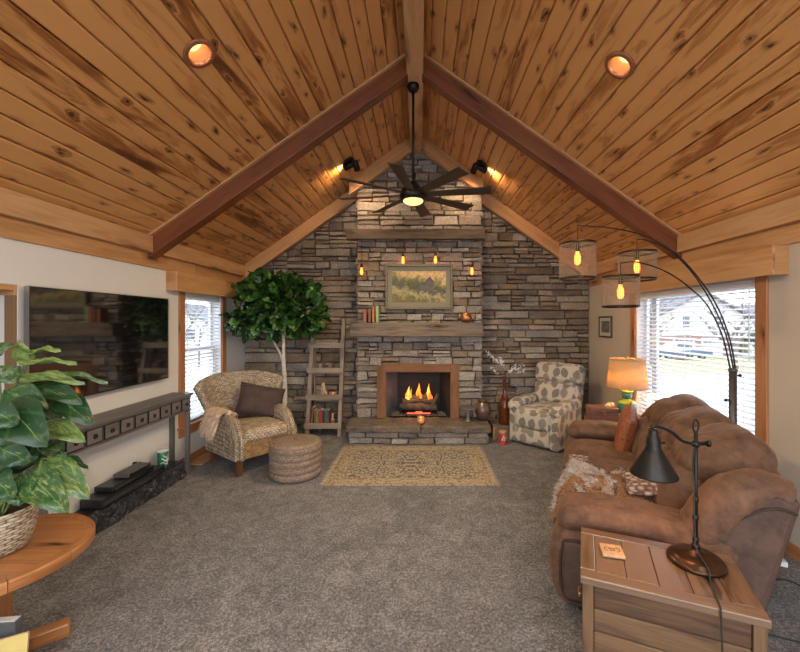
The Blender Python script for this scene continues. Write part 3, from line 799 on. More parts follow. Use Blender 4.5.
# ---------------------------------------------------------------- fireplace
fp = thing('fireplace', 'stacked-stone fireplace and chimney breast with raised hearth, wood surround and weathered mantel', 'fireplace', (0, BY, 0))
T = lambda a, z, d: (a, -d, z)
mb = MB()
FX0, FX1, FZ0, FZ1 = -.487, .447, .26, .93
ledge(mb, T, BX0, BX1, .26, 4.33, lambda x: ceil_z(x)+.02, (.065, .15), (.10, .34), (.008, .052), (-.60, .55, .26, 1.02))
ledge(mb, lambda a, z, d: (BX0-d+.01, a, z), .0, .36, 0, 3.8, None, (.05, .12), (.11, .3), (.01, .03))
ledge(mb, lambda a, z, d: (BX1+d-.01, a, z), .0, .36, 0, 3.8, None, (.05, .12), (.11, .3), (.01, .03))
mb.cm = 1
mb.bb(BX0+.012, FX0-.02, .012, .34, 0, 3.72); mb.bb(FX1+.02, BX1-.012, .012, .34, 0, 3.72); mb.bb(FX0-.02, FX1+.02, .012, .34, FZ1+.02, 3.72)
mb.bb(FX0-.02, FX1+.02, .012, .34, 0, FZ0-.012)
mb.prism([(BX0+.05, 3.72), (BX1-.05, 3.72), (RX, ZR+.03)], .012, .34)
mb.build('chimney_breast', ['stone_breast', 'mortar'], fp)
mb = MB()
mb.box8([(FX0-.015 if not i & 1 else FX0) + (.15 if i & 2 else 0) if True else 0 for i in range(1)] and [((FX0-.015 if not i & 1 else FX0)+(.15 if i & 2 else 0), .33 if i & 2 else 0, FZ1 if i & 4 else FZ0) for i in range(8)]); mb.build('firebox_side', 'firebox_steel', fp)
mb = MB(); mb.box8([((FX1 if not i & 1 else FX1+.015)-(.15 if i & 2 else 0), .33 if i & 2 else 0, FZ1 if i & 4 else FZ0) for i in range(8)]); mb.bb(FX0, FX1, .31, .33, FZ0, FZ1); mb.bb(FX0, FX1, 0, .33, FZ1, FZ1+.015); mb.bb(FX0, FX1, 0, .33, FZ0-.012, FZ0)
mb.build('firebox', 'firebox_black', fp)
mb = MB(); w = .135
mb.bb(-.623, -.49, -.065, .0, .258, 1.041, .45, 2); mb.bb(.44, .567, -.065, 0, .258, 1.041, .55, 2); mb.bb(-.49, .44, -.068, 0, .925, 1.041, .5, 0)
mb.build('surround', 'surround_wood', fp, bevel=.006)
mb = MB()
for a, b in ((-1.0, .02), (.02, .955)): 
    mb.pad(((a+b)/2, -.235, .213), (b-a-.004, .51, .092), .02, .0, 16, wr=.022)
mb.build('hearth_slab', 'stone_hearth', fp)
mb = MB(); ledge(mb, lambda a, z, d: (a, -.405-d, z), -.965, .92, 0, .168, None, (.07, .10), (.2, .5), (.01, .04)); mb.cm = 1; mb.bb(-.95, .90, -.40, -.01, 0, .166)
ledge(mb, lambda a, z, d: (-.945-d, a, z), -.41, 0, 0, .168, None, (.07, .10), (.2, .4), (.01, .03)); ledge(mb, lambda a, z, d: (.90+d, a, z), -.41, 0, 0, .168, None, (.07, .10), (.2, .4), (.01, .03))
mb.mi = [1 if len(f) == 4 and i >= 0 and m_ == 1 and mb.uv[i] is not None else 0 for i, (f, m_) in enumerate(zip(mb.f, mb.mi))]
mb.build('hearth_base', ['stone_breast', 'mortar'], fp)
mb = MB(); mb.pad((-.05, -.115, 1.543), (1.875, .24, .195), .012, 0, 26, wr=.010)
mt = mb.build('mantel_shelf', 'mantel_wood', fp); mt['label'] = 'thick weathered grey-brown timber mantel'
mb = MB(); mb.pad((-.065, -.05, 2.913), (2.0, .13, .15), .01, 0, 26, wr=.010)
bm_ = mb.build('upper_beam', 'beam_weathered', fp)

# gas logs burning in the firebox
gl = thing('log_set', 'burning log set on an iron grate inside the fireplace', 'fire logs', (-.02, 5.76, .26))
mb = MB()
for x in [-.24+.08*i for i in range(7)]: mb.tube([(x, -.10, .13), (x, -.11, .07), (x, .10, .07), (x, .12, .13)], .008, 6)
for y in (-.09, .09): mb.cyl((-.27, y, .062), (.27, y, .062), .008, n=6)
for x in (-.22, .22):
    for y in (-.09, .09): mb.cyl((x, y, 0), (x, y, .065), .008, n=6)
mb.build('grate', 'black_metal', gl, smooth=True)
def log(p0, p1, r0):
    mb = MB(); p0 = Vector(p0); p1 = Vector(p1); n = 12; pts = [p0.lerp(p1, i/n) for i in range(n+1)]; sd = Vector((U(0, 90), 0, 0)); k = []
    mb.tube(pts, [r0*(1+.25*mnoise.noise(sd+p*14)) for p in pts], 12)
    for i, v in enumerate(mb.v): mb.v[i] = v+(v-p0.lerp(p1, .5)).normalized()*mnoise.noise(sd+v*40)*.008
    return mb.build('log', 'log_bark', gl, smooth=True)
log((-.28, -.05, .14), (.27, -.07, .125), .05); log((-.25, .07, .15), (.28, .06, .145), .055)
log((-.25, -.03, .205), (.05, .06, .225), .042); log((.26, -.03, .20), (.0, .05, .235), .042); log((-.10, .02, .265), (.17, .0, .275), .035); log((.20, -.09, .15), (.29, .04, .30), .034)
mb = MB(); mb.grid(lambda u, v: (-.40+.80*u, -.15+.3*v, .012+.02*mnoise.noise(Vector((u*20, v*9, 1)))+.012), 40, 14); a_ = mb.build('ash_bed', 'ash', gl, smooth=True)
mb = MB(); mb.tube([(-.17+.34*i/8, -.155, .062+.006*mnoise.noise(Vector((i, 0, 2)))) for i in range(9)], .009, 8); mb.pad((.005, -.162, .072), (.10, .03, .035), .008, 0, 4); mb.build('burner_bar', 'ember_red', gl, smooth=True)
def flame(x, y, z, h, w):
    mb = MB(); ph = U(0, 6)
    out = []
    for i in range(13):
        t = i/12; q = w*(math.sin(PI*min(1, t*.9+.12))**.8)*(1-t**2.2)+.001
        ox = math.sin(ph+t*4)*.016*t; oy = math.cos(ph+t*3)*.01*t
        out.append([(x+ox+q*math.cos(2*PI*j/10)*(1+.15*math.sin(3*j+ph)), y+oy+q*.7*math.sin(2*PI*j/10), z+h*t) for j in range(10)])
    mb.rings(out); f_ = mb.build('flame', 'flame', gl, smooth=True); return f_
for x, y, z, h, w in ((-.155, -.02, .22, .22, .032), (-.005, .0, .24, .24, .034), (.155, -.02, .22, .25, .030), (-.185, .0, .22, .11, .022), (.03, -.03, .25, .13, .02), (.125, .02, .24, .14, .02), (-.12, .03, .22, .17, .024), (.185, -.02, .22, .12, .016)): flame(x, y, z, h, w)
light('fire_glow', 'POINT', (0, -.13, .30), 1.2, (1, .42, .12), gl, .08)

# mantel pendants: bare filament bulbs hung from the upper beam
for px, zc, lb in ((361.5, 2.386, 'outer left filament bulb hanging lowest beside the painting'), (403, 2.545, 'filament bulb hanging above the left half of the painting'), (435.5, 2.55, 'filament bulb hanging above the right half of the painting'), (472, 2.386, 'outer right filament bulb hanging low above the copper pot')):
    x = (px-CX)*5.52/F
    o = thing('pendant_bulb', lb, 'pendant light', (x, 5.525, 2.838), 0, 'bare filament bulbs over the mantel')
    d = zc-2.838
    mb = MB(); mb.cyl((0, 0, 0), (0, 0, d+.085), .003, n=6); mb.build('cord', 'black_metal', o)
    mb = MB(); mb.lathe([(.006, d+.10), (.017, d+.09), (.019, d+.05), (.016, d+.045)], n=14); mb.build('socket', 'bronze_metal', o, smooth=True)
    mb = MB(); mb.lathe([(.012, d+.048), (.014, d+.03), (.021, d-.01), (.022, d-.03), (.016, d-.05), (.006, d-.06), (.001, d-.061)], n=14); mb.build('bulb', 'bulb_warm', o, smooth=True)
# ---------------------------------------------------------------- painting and mantel things
o = thing('framed_painting', 'landscape painting with sage mat in a dull gilt frame above the mantel', 'painting', (-.014, 5.562, 2.157))
def frame(o, w, h, fw, mw, th, mf, mm, yb=0):
    mb = MB()
    for x0, x1, z0, z1, g in ((-w, -w+fw, -h, h, 2), (w-fw, w, -h, h, 2), (-w+fw, w-fw, h-fw, h, 0), (-w+fw, w-fw, -h, -h+fw, 0)): mb.bb(x0, x1, yb-th, yb, z0, z1, .5, g)
    mb.build('frame', mf, o, bevel=.006)
    mb = MB(); a, b = w-fw-mw, h-fw-mw; W_, H_ = w-fw, h-fw
    for x0, x1, z0, z1 in ((-W_, -a, -H_, H_), (a, W_, -H_, H_), (-a, a, b, H_), (-a, a, -H_, -b)): mb.bb(x0, x1, yb-th*.45, yb-.002, z0, z1)
    mb.build('mat', mm, o); return a, b
a, b = frame(o, .485, .325, .036, .062, .045, 'frame_gilt', 'mat_sage')
mb = MB(); mb.bb(-a, a, -.012, -.003, -b, b); art = mb.build('artwork', 'painting_wash', o)
mb = MB(); mb.prism([(.10, -.06), (.21, -.06), (.21, .07), (.155, .14), (.10, .07)], -.0135, -.012); mb.prism([(.02, -.06), (.10, -.06), (.10, .03), (.02, .03)], -.0135, -.012); mb.build('painted_house', 'paint_house', art)
mb = MB(); mb.prism([(.08, .06), (.155, .15), (.23, .06), (.215, .06), (.155, .12), (.095, .06)], -.0145, -.0135); mb.prism([(.0, .03), (.10, .06), (.10, .03)], -.0145, -.0135); mb.build('painted_roof', 'paint_roof', art)

def book(name_mat, loc, th, h, d, lab, group, rz=0, lean=0):
    """upright book, spine towards -y, lean about y"""
    o = thing('book', lab, 'book', loc, rz, group); o.rotation_euler.y = lean
    mb = MB(); c = .003
    mb.bb(-th/2, -th/2+c, -d/2, d/2, 0, h); mb.bb(th/2-c, th/2, -d/2, d/2, 0, h); mb.bb(-th/2+c, th/2-c, -d/2, -d/2+c, 0, h); mb.build('cover', name_mat, o, bevel=.001)
    mb = MB(); mb.bb(-th/2+c, th/2-c, -d/2+c, d/2-.004, .004, h-.004); mb.build('pages', 'paper', o)
    return o
G = 'books standing on the mantel'
for px, th, h, m_, l, hh in ((365.8, .040, .205, 'book_rust', 'rust-brown book at the left end of the mantel row', 0), (370.4, .034, .19, 'book_brown', 'dark brown book second from left on the mantel', 0), (374.0, .030, .235, 'book_orange', 'tallest tan-orange book on the mantel, beside the green one', 0), (377.8, .038, .25, 'book_sage', 'sage green book at the right end of the mantel row', 0)):
    book(m_, ((px-CX)*5.5/F, 5.475, 1.647), th, h-.02, .14, l, G)
o = thing('copper_pot', 'round copper pot at the right end of the mantel', 'pot', ((466-CX)*5.5/F, 5.5, 1.646))
mb = MB(); mb.lathe([(.03, 0), (.062, .012), (.082, .05), (.078, .09), (.058, .118), (.050, .125), (.056, .135), (.050, .138), (.045, .125), (.06, .09), (.06, .03), (.001, .012)], n=28); mb.build('body', 'copper', o, smooth=True)
for s in (-1, 1):
    mb = MB(); mb.tube([(s*.078+s*.028*math.sin(PI*i/8), 0, .055+.05*i/8) for i in range(9)], .006, 8); mb.build('handle', 'copper', o, smooth=True)

# ---------------------------------------------------------------- ceiling fan
o = thing('ceiling_fan', 'eight-blade dark ceiling fan with round lit lens hanging from the ridge', 'ceiling fan', (-.07, 3.98, 4.10))
H = -1.145
mb = MB(); mb.lathe([(.062, 0), (.064, -.03), (.045, -.065), (.016, -.075)], n=24); mb.build('canopy', 'black_metal', o, smooth=True)
mb = MB(); mb.cyl((0, 0, -.06), (0, 0, H+.12), .013, n=12); mb.build('downrod', 'black_metal', o, smooth=True)
mb = MB(); mb.lathe([(.014, H+.16), (.03, H+.15), (.05, H+.10), (.11, H+.07), (.135, H+.04), (.14, H-.02), (.12, H-.045), (.105, H-.05)], n=32); mb.build('motor_housing', 'black_metal', o, smooth=True)
mb = MB(); mb.lathe([(.103, H-.048), (.102, H-.062), (.08, H-.078), (.04, H-.086), (.001, H-.088)], n=32); mb.build('light_lens', 'lens_fan', o, smooth=True)
light('fan_light', 'AREA', (0, 0, H-.10), POW['fan'], (1, .78, .42), o, .16, (0, 0, H-2))
for k in range(8):
    a = math.radians(-100+45*k); M = Matrix.Rotation(a, 4, 'Z') @ Matrix.Translation((0, 0, H+.01)) @ Matrix.Rotation(math.radians(-13), 4, 'X')
    mb = MB(); hw = lambda x: .042+.026*(x-.11)/.7
    c = [(.11, -hw(.11)), (.79, -hw(.79)), (.79, hw(.79)), (.11, hw(.11))]
    mb.box8([M @ Vector((*c[q], z)) for z in (-.004, .004) for q in (0, 1, 3, 2)], .5, 0)
    mb.build('blade', 'fan_wood', o, bevel=.002)

# ---------------------------------------------------------------- twin-head ceiling spots
def ceil_spot(x, y, sd, lab):
    z = ceil_z(x); o = thing('ceiling_spotlight', lab, 'spotlight', (x, y, z), 0, 'twin-head spotlights on the ceiling')
    n = Vector((-sd*SA, 0, -CA)); M = n.to_track_quat('Z', 'Y').to_matrix().to_4x4()
    mb = MB(); mb.lathe([(.075, 0), (.075, .02), (.06, .03), (.001, .031)], n=24, M=M); mb.build('mount', 'black_metal', o, smooth=True)
    for q, (ox, aim) in enumerate(((-.055, (-.25, .85, -.75)), (.055, (.2, .85, -.85)))):
        if q == (0 if sd < 0 else 1): aim = (sd*1.0, .30, -.34); 
        b = n*.03+Vector((ox, 0, 0)); e = b+n*.06; d = Vector(aim).normalized()
        mb = MB(); mb.cyl(tuple(n*.02+Vector((ox*.6, 0, 0))), tuple(e), .008, n=8)
        D = d.to_track_quat('Z', 'Y').to_matrix().to_4x4()
        mb.lathe([(.022, -.08), (.036, -.066), (.04, .0), (.044, .05), (.0415, .052), (.036, .045)], c=e, n=18, M=D, cap=False); mb.lathe([(.001, -.081), (.022, -.08)], c=e, n=18, M=D, cap=False)
        h = mb.build('head', 'black_metal', o, smooth=True)
        mb = MB(); mb.lathe([(.037, .042), (.015, .045), (.001, .046)], c=e, n=18, M=D); mb.build('lens', 'spot_lens', h, smooth=True)
        p = e+d*.06
        light('spot_beam', 'SPOT', tuple(p), POW['spot']*(.9 if q == (0 if sd < 0 else 1) else 1), (1, .66, .34), o, .04, tuple(p+d), 110, 1)
ceil_spot(-.925, 4.96, -1, 'two-headed black spotlight on the left ceiling slope near the stone'); ceil_spot(.82, 5.06, 1, 'two-headed black spotlight on the right ceiling slope near the stone')

# ---------------------------------------------------------------- hearth things
o = thing('votive_candle', 'small lit candle in a glass jar centred on the hearth', 'candle', (.012, 5.27, .262))
mb = MB(); mb.lathe([(.036, 0), (.048, .008), (.055, .048), (.048, .09), (.045, .093), (.050, .048), (.042, .014), (.001, .010)], n=24); mb.build('jar', 'votive_glass', o, smooth=True)
mb = MB(); mb.lathe([(.001, .0145), (.040, .0145), (.046, .036), (.001, .037)], n=20); mb.build('wax', 'wax', o, smooth=True)
mb = MB(); mb.lathe([(.001, .036), (.010, .044), (.012, .056), (.006, .074), (.0008, .088)], n=10); mb.build('flame', 'candle_flame', o, smooth=True)
o = thing('pedestal_stand', 'small grey pedestal stand on the right part of the hearth', 'stand', ((468-CX)*5.38/F, 5.38, .262))
mb = MB(); mb.lathe([(.055, 0), (.055, .012), (.028, .025), (.022, .06), (.026, .10), (.020, .14), (.04, .175), (.001, .176)], n=24); mb.build('stem', 'pewter', o, smooth=True)
mb = MB(); mb.lathe([(.001, .174), (.085, .176), (.125, .186), (.128, .196), (.08, .188), (.001, .186)], n=32); mb.build('plate', 'pewter', o, smooth=True)
o = thing('round_vase', 'dark round-bellied vase at the right end of the hearth', 'vase', (.892, 5.475, .262))
mb = MB(); mb.lathe([(.045, 0), (.075, .02), (.112, .10), (.115, .15), (.09, .215), (.055, .245), (.05, .265), (.06, .275), (.05, .276), (.04, .25), (.08, .2), (.10, .14), (.06, .03), (.001, .02)], n=32); mb.build('body', 'dark_ceramic', o, smooth=True)
mb = MB(); mb.lathe([(.0575, .252), (.064, .262), (.064, .27), (.056, .275)], n=28, cap=False); mb.build('rim', 'bronze_base', o, smooth=True)

# low crate with a red tin in front, tall amber vase standing on the crate
cx = 1.10
o = thing('low_crate', 'low brown wooden crate on the carpet beside the hearth', 'crate', (cx+.05, 5.62, 0), 0)
mb = MB(); mb.bb(-.12, .13, .20, .22, 0, .17); mb.bb(-.12, .13, -.2, -.18, 0, .17); mb.bb(-.12, -.10, -.18, .20, 0, .17); mb.bb(.11, .13, -.18, .20, 0, .17); mb.build('sides', 'crate_brown', o, bevel=.004)
mb = MB(); mb.bb(-.125, .135, -.205, .225, .17, .188); mb.build('lid', 'crate_brown', o, bevel=.004)
for x in (-.121, .109): mb = MB(); mb.bb(x, x+.022, -.206, -.2, 0, .17); mb.build('corner_batten', 'tan_wood', o)
o = thing('red_tin', 'red tin leaning beside the hearth end on the carpet', 'tin', (1.115, 5.20, 0))
mb = MB(); mb.lathe([(.045, 0), (.05, .004), (.05, .155), (.046, .16)], n=24); mb.build('body', 'red_tin', o, smooth=False)
mb = MB(); mb.lathe([(.052, .155), (.052, .178), (.045, .184), (.001, .186)], n=24); mb.build('lid', 'tan_wood', o)
mb = MB()
for k in range(5):
    a = -PI/2-.3+.2*k; z = .05+.025*(k % 3); mb.box((.0505*math.cos(a), .0505*math.sin(a), z+.02), (.018, .018, .002), Matrix.Rotation(a, 4, 'Z') @ Matrix.Rotation(PI/2, 4, 'Y'))
mb.build('label', 'label_white', o)
o = thing('bottle_vase', 'tall amber glass bottle vase with white blossom twigs on the low crate', 'vase', (1.215, 5.52, .189))
mb = MB(); mb.lathe([(.075, 0), (.084, .01), (.088, .08), (.088, .24), (.080, .30), (.055, .37), (.032, .43), (.026, .50), (.024, .66), (.029, .68), (.024, .682), (.019, .66), (.021, .5), (.027, .44), (.05, .37), (.075, .30), (.082, .24), (.082, .03), (.001, .02)], n=28); mb.build('bottle', 'amber_glass', o, smooth=True)
tw = MB(); bl = MB()
for k in range(9):
    a = U(0, 6.28); q = U(.12, .30); h = U(.72, .98) if k else 1.02; d = Vector((math.cos(a)*q, math.sin(a)*q*.6, h))
    if k == 1: d = Vector((-.19, -.05, .80))
    if k == 2: d = Vector((.27, 0, .84))
    pts = smoothpath([(0, 0, .45), (d.x*.12, d.y*.12, .68), (d.x*.5, d.y*.5, .68+(h-.68)*.6), tuple(d)], 5); tw.tube(pts, [.0035-.002*i/len(pts) for i in range(len(pts))], 5)
    for p in pts[11:]:
        for _ in range(3):
            c = p+Vector((U(-.02, .02), U(-.02, .02), U(-.015, .02)))
            for j in range(5):
                w_ = Vector((U(-1, 1), U(-1, 1), U(-1, 1))).normalized()*.011; z_ = Vector((U(-1, 1), U(-1, 1), U(-1, 1))).normalized()*.008
                n_ = bl.add([c, c+w_+z_, c+w_*1.6, c+w_-z_]); bl.face([n_, n_+1, n_+2, n_+3])
tw.build('twigs', 'twig', o, smooth=True); bl.build('blossoms', 'blossom', o)

# ---------------------------------------------------------------- rug
o = thing('area_rug', 'straw-coloured rug with dark floral tracery in front of the hearth', 'rug', (-.105, 4.475, 0))
mb = MB(); mb.grid(lambda u, v: (-.865+1.73*u, -.6+1.2*v, .012+.002*mnoise.noise(Vector((u*6, v*5, 0)))), 30, 20)
mb.rings([[(-.865, -.6, z), (.865, -.6, z), (.865, .6, z), (-.865, .6, z)] for z in (0.001, .0115)], cap=False)
mb.build('pile', 'rug_pattern', o, recalc=False)
for s in (-1, 1):
    mb = MB()
    for k in range(150):
        y = -.595+1.19*k/149; d = U(-.02, .02); l = U(.04, .065)
        n_ = mb.add([(s*.863, y-.003, .009), (s*.863, y+.003, .009), (s*(.863+l), y+d+.002, .004), (s*(.863+l), y+d-.002, .004)]); mb.face([n_, n_+1, n_+2, n_+3])
    f_ = mb.build('fringe', 'fringe', o, recalc=False); f_['kind'] = 'stuff'

# ---------------------------------------------------------------- ladder shelf and its things
LX = -1.395
o = thing('ladder_shelf', 'leaning weathered wood ladder shelf left of the fireplace', 'shelf', (LX, 5.50, 0))
def rail_y(z): return .02+.34*z/1.68
for s in (-1, 1):
    mb = MB(); x = s*.232; c = []
    for i in range(8):
        z = 0 if not i & 4 else (1.70 if s > 0 else 1.62); c.append((x+(.027 if i & 1 else -.027), rail_y(z)+(.06 if i & 2 else 0), z))
    mb.box8(c, U(.5, .8), 2); mb.build('rail', 'ladder_wood', o, bevel=.004)
SH = [(.155, .0), (.55, 0), (.93, 0), (1.30, 0)]
for z, _ in SH:
    y0 = rail_y(z)-.03
    mb = MB(); mb.bb(-.275, .265, y0, y0+.024, z-.04, z+.042, U(.4, .8), 0); mb.bb(-.204, .204, y0+.024, .345, z-.012, z+.006, U(.3, .6), 0); mb.build('shelf_board', 'ladder_wood', o, bevel=.003)
for s in (-1, 1):
    mb = MB(); mb.bb(s*.12-.018, s*.12+.018, .30, .335, 0, .143, .4, 2); mb.build('leg', 'ladder_wood', o, bevel=.003)
mb = MB(); mb.bb(.181, .204, .30, .335, .161, 1.29, .3, 2); mb.bb(-.204, -.181, .30, .335, .161, 1.29, .3, 2); mb.build('back_post', 'ladder_wood', o, bevel=.003)
G = 'books on the bottom shelf of the ladder'
bx = LX-.19
for m_, th, h, ln, l in (('book_rust', .026, .26, .13, 'tall rust book leaning at the left end of the ladder shelf'), ('book_green', .024, .215, 0, 'green book second from left on the ladder shelf'), ('book_orange', .03, .20, 0, 'orange-tan book third from left on the ladder shelf'), ('book_green', .018, .22, 0, 'thin dark green book between orange and red ones'), ('book_red', .034, .215, 0, 'bright red book in the middle of the ladder shelf row'), ('book_dark', .03, .205, 0, 'black book right of the bright red one'), ('book_teal', .025, .225, 0, 'dark teal book second from the right end'), ('book_brown', .022, .21, 0, 'brown book at the right end of the ladder shelf row')):
    book(m_, (bx+th/2+(0 if not ln else 0), 5.63, .162), th, h, .16, l, G, 0, ln); bx += th+.004+(.028 if ln else 0)
o = thing('bottle_figure', 'small tan bottle-shaped figure right of the ladder books', 'ornament', (LX+.12, 5.62, .162))
mb = MB(); mb.lathe([(.026, 0), (.030, .01), (.028, .07), (.014, .095), (.011, .12), (.016, .132), (.014, .15), (.001, .158)], n=16); mb.build('body', 'figure_tan', o, smooth=True)
mb = MB(); mb.lathe([(.0305, .02), (.0315, .03), (.0305, .055), (.029, .06)], n=16, cap=False); mb.build('band', 'book_rust', o, smooth=True)
# sitting dog figurine: one continuous skin
o = thing('dog_figurine', 'small tan sitting dog figurine on the third ladder shelf', 'figurine', (LX-.02, 5.66, .557), math.radians(-25))
def skin(name, verts, edges, rads, mat, parent, sub=2, root=0):
    me = bpy.data.meshes.new(name); me.from_pydata(verts, edges, []); ob = bpy.data.objects.new(name, me); COL.objects.link(ob)
    md = ob.modifiers.new('skin', 'SKIN'); sv = me.skin_vertices[0].data if me.skin_vertices else None
    if sv is None: bm = bmesh.new(); bm.from_mesh(me); bm.verts.layers.skin.verify(); bm.to_mesh(me); bm.free(); sv = me.skin_vertices[0].data
    for i, q in enumerate(rads): sv[i].radius = (q, q); sv[i].use_root = (i == root)
    sb = ob.modifiers.new('sub', 'SUBSURF'); sb.levels = sb.render_levels = sub
    dg = bpy.context.evaluated_depsgraph_get(); dg.update(); me2 = bpy.data.meshes.new_from_object(ob.evaluated_get(dg)); bpy.data.objects.remove(ob)
    for p in me2.polygons: p.use_smooth = True
    me2.materials.clear(); me2.materials.append(MATS[mat]); ob = bpy.data.objects.new(name, me2); COL.objects.link(ob); ob.parent = parent; return ob
V_ = [(0, .035, .035), (0, .02, .075), (0, -.005, .115), (0, -.012, .15), (0, -.012, .178), (0, -.05, .172), (-.02, -.02, .10), (-.02, -.03, .05), (-.02, -.034, .012), (.02, -.02, .10), (.02, -.03, .05), (.02, -.034, .012), (-.032, .02, .035), (-.034, -.02, .014), (.032, .02, .035), (.034, -.02, .014), (-.018, .002, .205), (.018, .002, .205), (0, .075, .016), (.03, .085, .014)]
E_ = [(0, 1), (1, 2), (2, 3), (3, 4), (4, 5), (2, 6), (6, 7), (7, 8), (2, 9), (9, 10), (10, 11), (0, 12), (12, 13), (0, 14), (14, 15), (4, 16), (4, 17), (0, 18), (18, 19)]
skin('body', V_, E_, [.034, .030, .028, .020, .022, .011, .012, .009, .010, .012, .009, .010, .018, .011, .018, .011, .006, .006, .010, .006], 'figure_tan', o)
o = thing('small_bowl', 'little round clay bowl beside the dog figurine', 'bowl', (LX+.115, 5.67, .557))
mb = MB(); mb.lathe([(.03, 0), (.05, .012), (.06, .04), (.057, .062), (.053, .062), (.055, .04), (.045, .018), (.001, .012)], n=24); mb.build('body', 'copper', o, smooth=True)
mb = MB(); mb.lathe([(.0575, .055), (.062, .058), (.060, .066), (.053, .064)], n=24, cap=False); mb.build('rim', 'figure_tan', o, smooth=True)
o = thing('dark_ornament', 'dark rounded stone ornament on the second ladder shelf', 'ornament', (LX+.02, 5.74, .937))
mb = MB(); mb.pad((0, 0, .065), (.17, .10, .13), .05, .0, 4, wr=.02); mb.build('stone', 'dark_ceramic', o, smooth=True)
mb = MB(); mb.bb(-.06, .06, -.04, .04, 0, .012); mb.build('base', 'fan_wood', o, bevel=.003)
# ---------------------------------------------------------------- wicker wing armchair
wc = thing('wicker_armchair', 'woven wicker wing armchair with cream seat by the left window', 'armchair', (-1.715, 4.345, 0), math.radians(50))
# local: x right along the front edge, y towards the back; half width .375, depth .72
for s in (-1, 1):
    # curved arm panel: its outer side follows the seat, its top rolls down to the front
    def armtop(t): return .60-.19*max(0, (1-t/.30))**2.2+.05*t
    mb = MB(); th = .125
    def armpt(u, v, s=s):
        y = .70*v; top = armtop(v); a = u*2*PI
        w = th/2; cx = s*(.305+.03*v)
        # rounded cross-section from floor frame to top
        seq = [(-w, .17), (-w, top-.05), (-w*.75, top-.012), (0, top), (w*.75, top-.012), (w, top-.05), (w, .17)]
        q = seq[int(round(u*6))]
        return (cx+s*q[0], y, q[1])
    mb.grid(armpt, 6, 16, uvf=lambda u, v: (v*.7, u*1.0))
    for v in (0, 1):
        pts = [armpt(i/6, v) for i in range(7)]; k = mb.add(pts); mb.face([k+i for i in range(7)], [(p[0], p[2]) for p in pts])
    mb.build('arm', 'wicker', wc, smooth=False, bevel=.008)
    # pale braided band down the front edge of the arm
    mb = MB(); mb.tube(smoothpath([(s*.305, -.012, .17), (s*.305, -.014, .30), (s*.305, -.010, .39), (s*.306, .03, .46), (s*.309, .10, .545), (s*.315, .20, .595), (s*.32, .32, .612)], 4), .028, 8, flat=1.0)
    mb.build('arm_band', 'wicker', wc, smooth=True)
    for y in (.03, .66):
        mb = MB(); c = []
        for i in range(8):
            q = .026 if not i & 4 else .034; z = 0 if not i & 4 else .18
            c.append((s*.315+(q if i & 1 else -q), y+(q if i & 2 else -q), z))
        mb.box8(c, .5, 2); mb.build('leg', 'chair_leg', wc, bevel=.004)
# flared wing back: a thick shell, wider and leaning out towards the top
def backpt(u, v, off=0):
    a = (u-.5)*2
    ztop = .985-.085*abs(a)**3
    z = .20+(ztop-.20)*v
    half = .325+.30*max(0, v-.35)**1.15
    x = a*half
    y = .66+.13*v-.20*abs(a)**3.0*(.35+.65*min(1, v*1.1))
    return Vector((x, y+off, z))
mb = MB()
def shell(u, v):
    # u runs around: inner face 0..1 then over the rim is closed by separate faces
    return backpt(u, v)
N1, N2 = 18, 12
mb.grid(lambda u, v: backpt(u, v, 0), N1, N2, uvf=lambda u, v: (u*.85, v*.8)); mb.grid(lambda u, v: backpt(u, v, .075), N1, N2, uvf=lambda u, v: (u*.85, v*.8))
for e in ('l', 'r', 't', 'b'):
    P = [(0, i/N2) for i in range(N2+1)] if e == 'l' else [(1, i/N2) for i in range(N2+1)] if e == 'r' else [(i/N1, 1) for i in range(N1+1)] if e == 't' else [(i/N1, 0) for i in range(N1+1)]
    A = [backpt(*p) for p in P]; B = [backpt(*p, .075) for p in P]; k = mb.add(A+B); n = len(P)
    for i in range(n-1): mb.face([k+i, k+i+1, k+n+i+1, k+n+i], [(i*.04, 0), (i*.04+.04, 0), (i*.04+.04, .075), (i*.04, .075)])
mb.build('backrest', 'wicker', wc, smooth=False)
mb = MB(); rim = [backpt(0, i/10, .037) for i in range(3, 10)]+[backpt(i/20, 1, .037) for i in range(21)]+[backpt(1, 1-i/10, .037) for i in range(1, 8)]
mb.tube(rim, .045, 10); mb.build('back_rim', 'wicker', wc, smooth=True)
mb = MB(); mb.bb(-.30, .30, -.005, .03, .17, .34); mb.bb(-.30, .30, .03, .66, .2, .33); mb.build('seat_apron', 'wicker_gold', wc, bevel=.006)
mb = MB(); mb.pad((0, .29, .40), (.50, .62, .15), .05, .018, 8); mb.build('seat_cushion', 'seagrass_cushion', wc, smooth=True)
Mc = wc.matrix_world.copy()
def in_frame(o, p):
    return Matrix.Translation(o.location) @ Matrix.Rotation(o.rotation_euler.z, 4, 'Z') @ Vector(p)
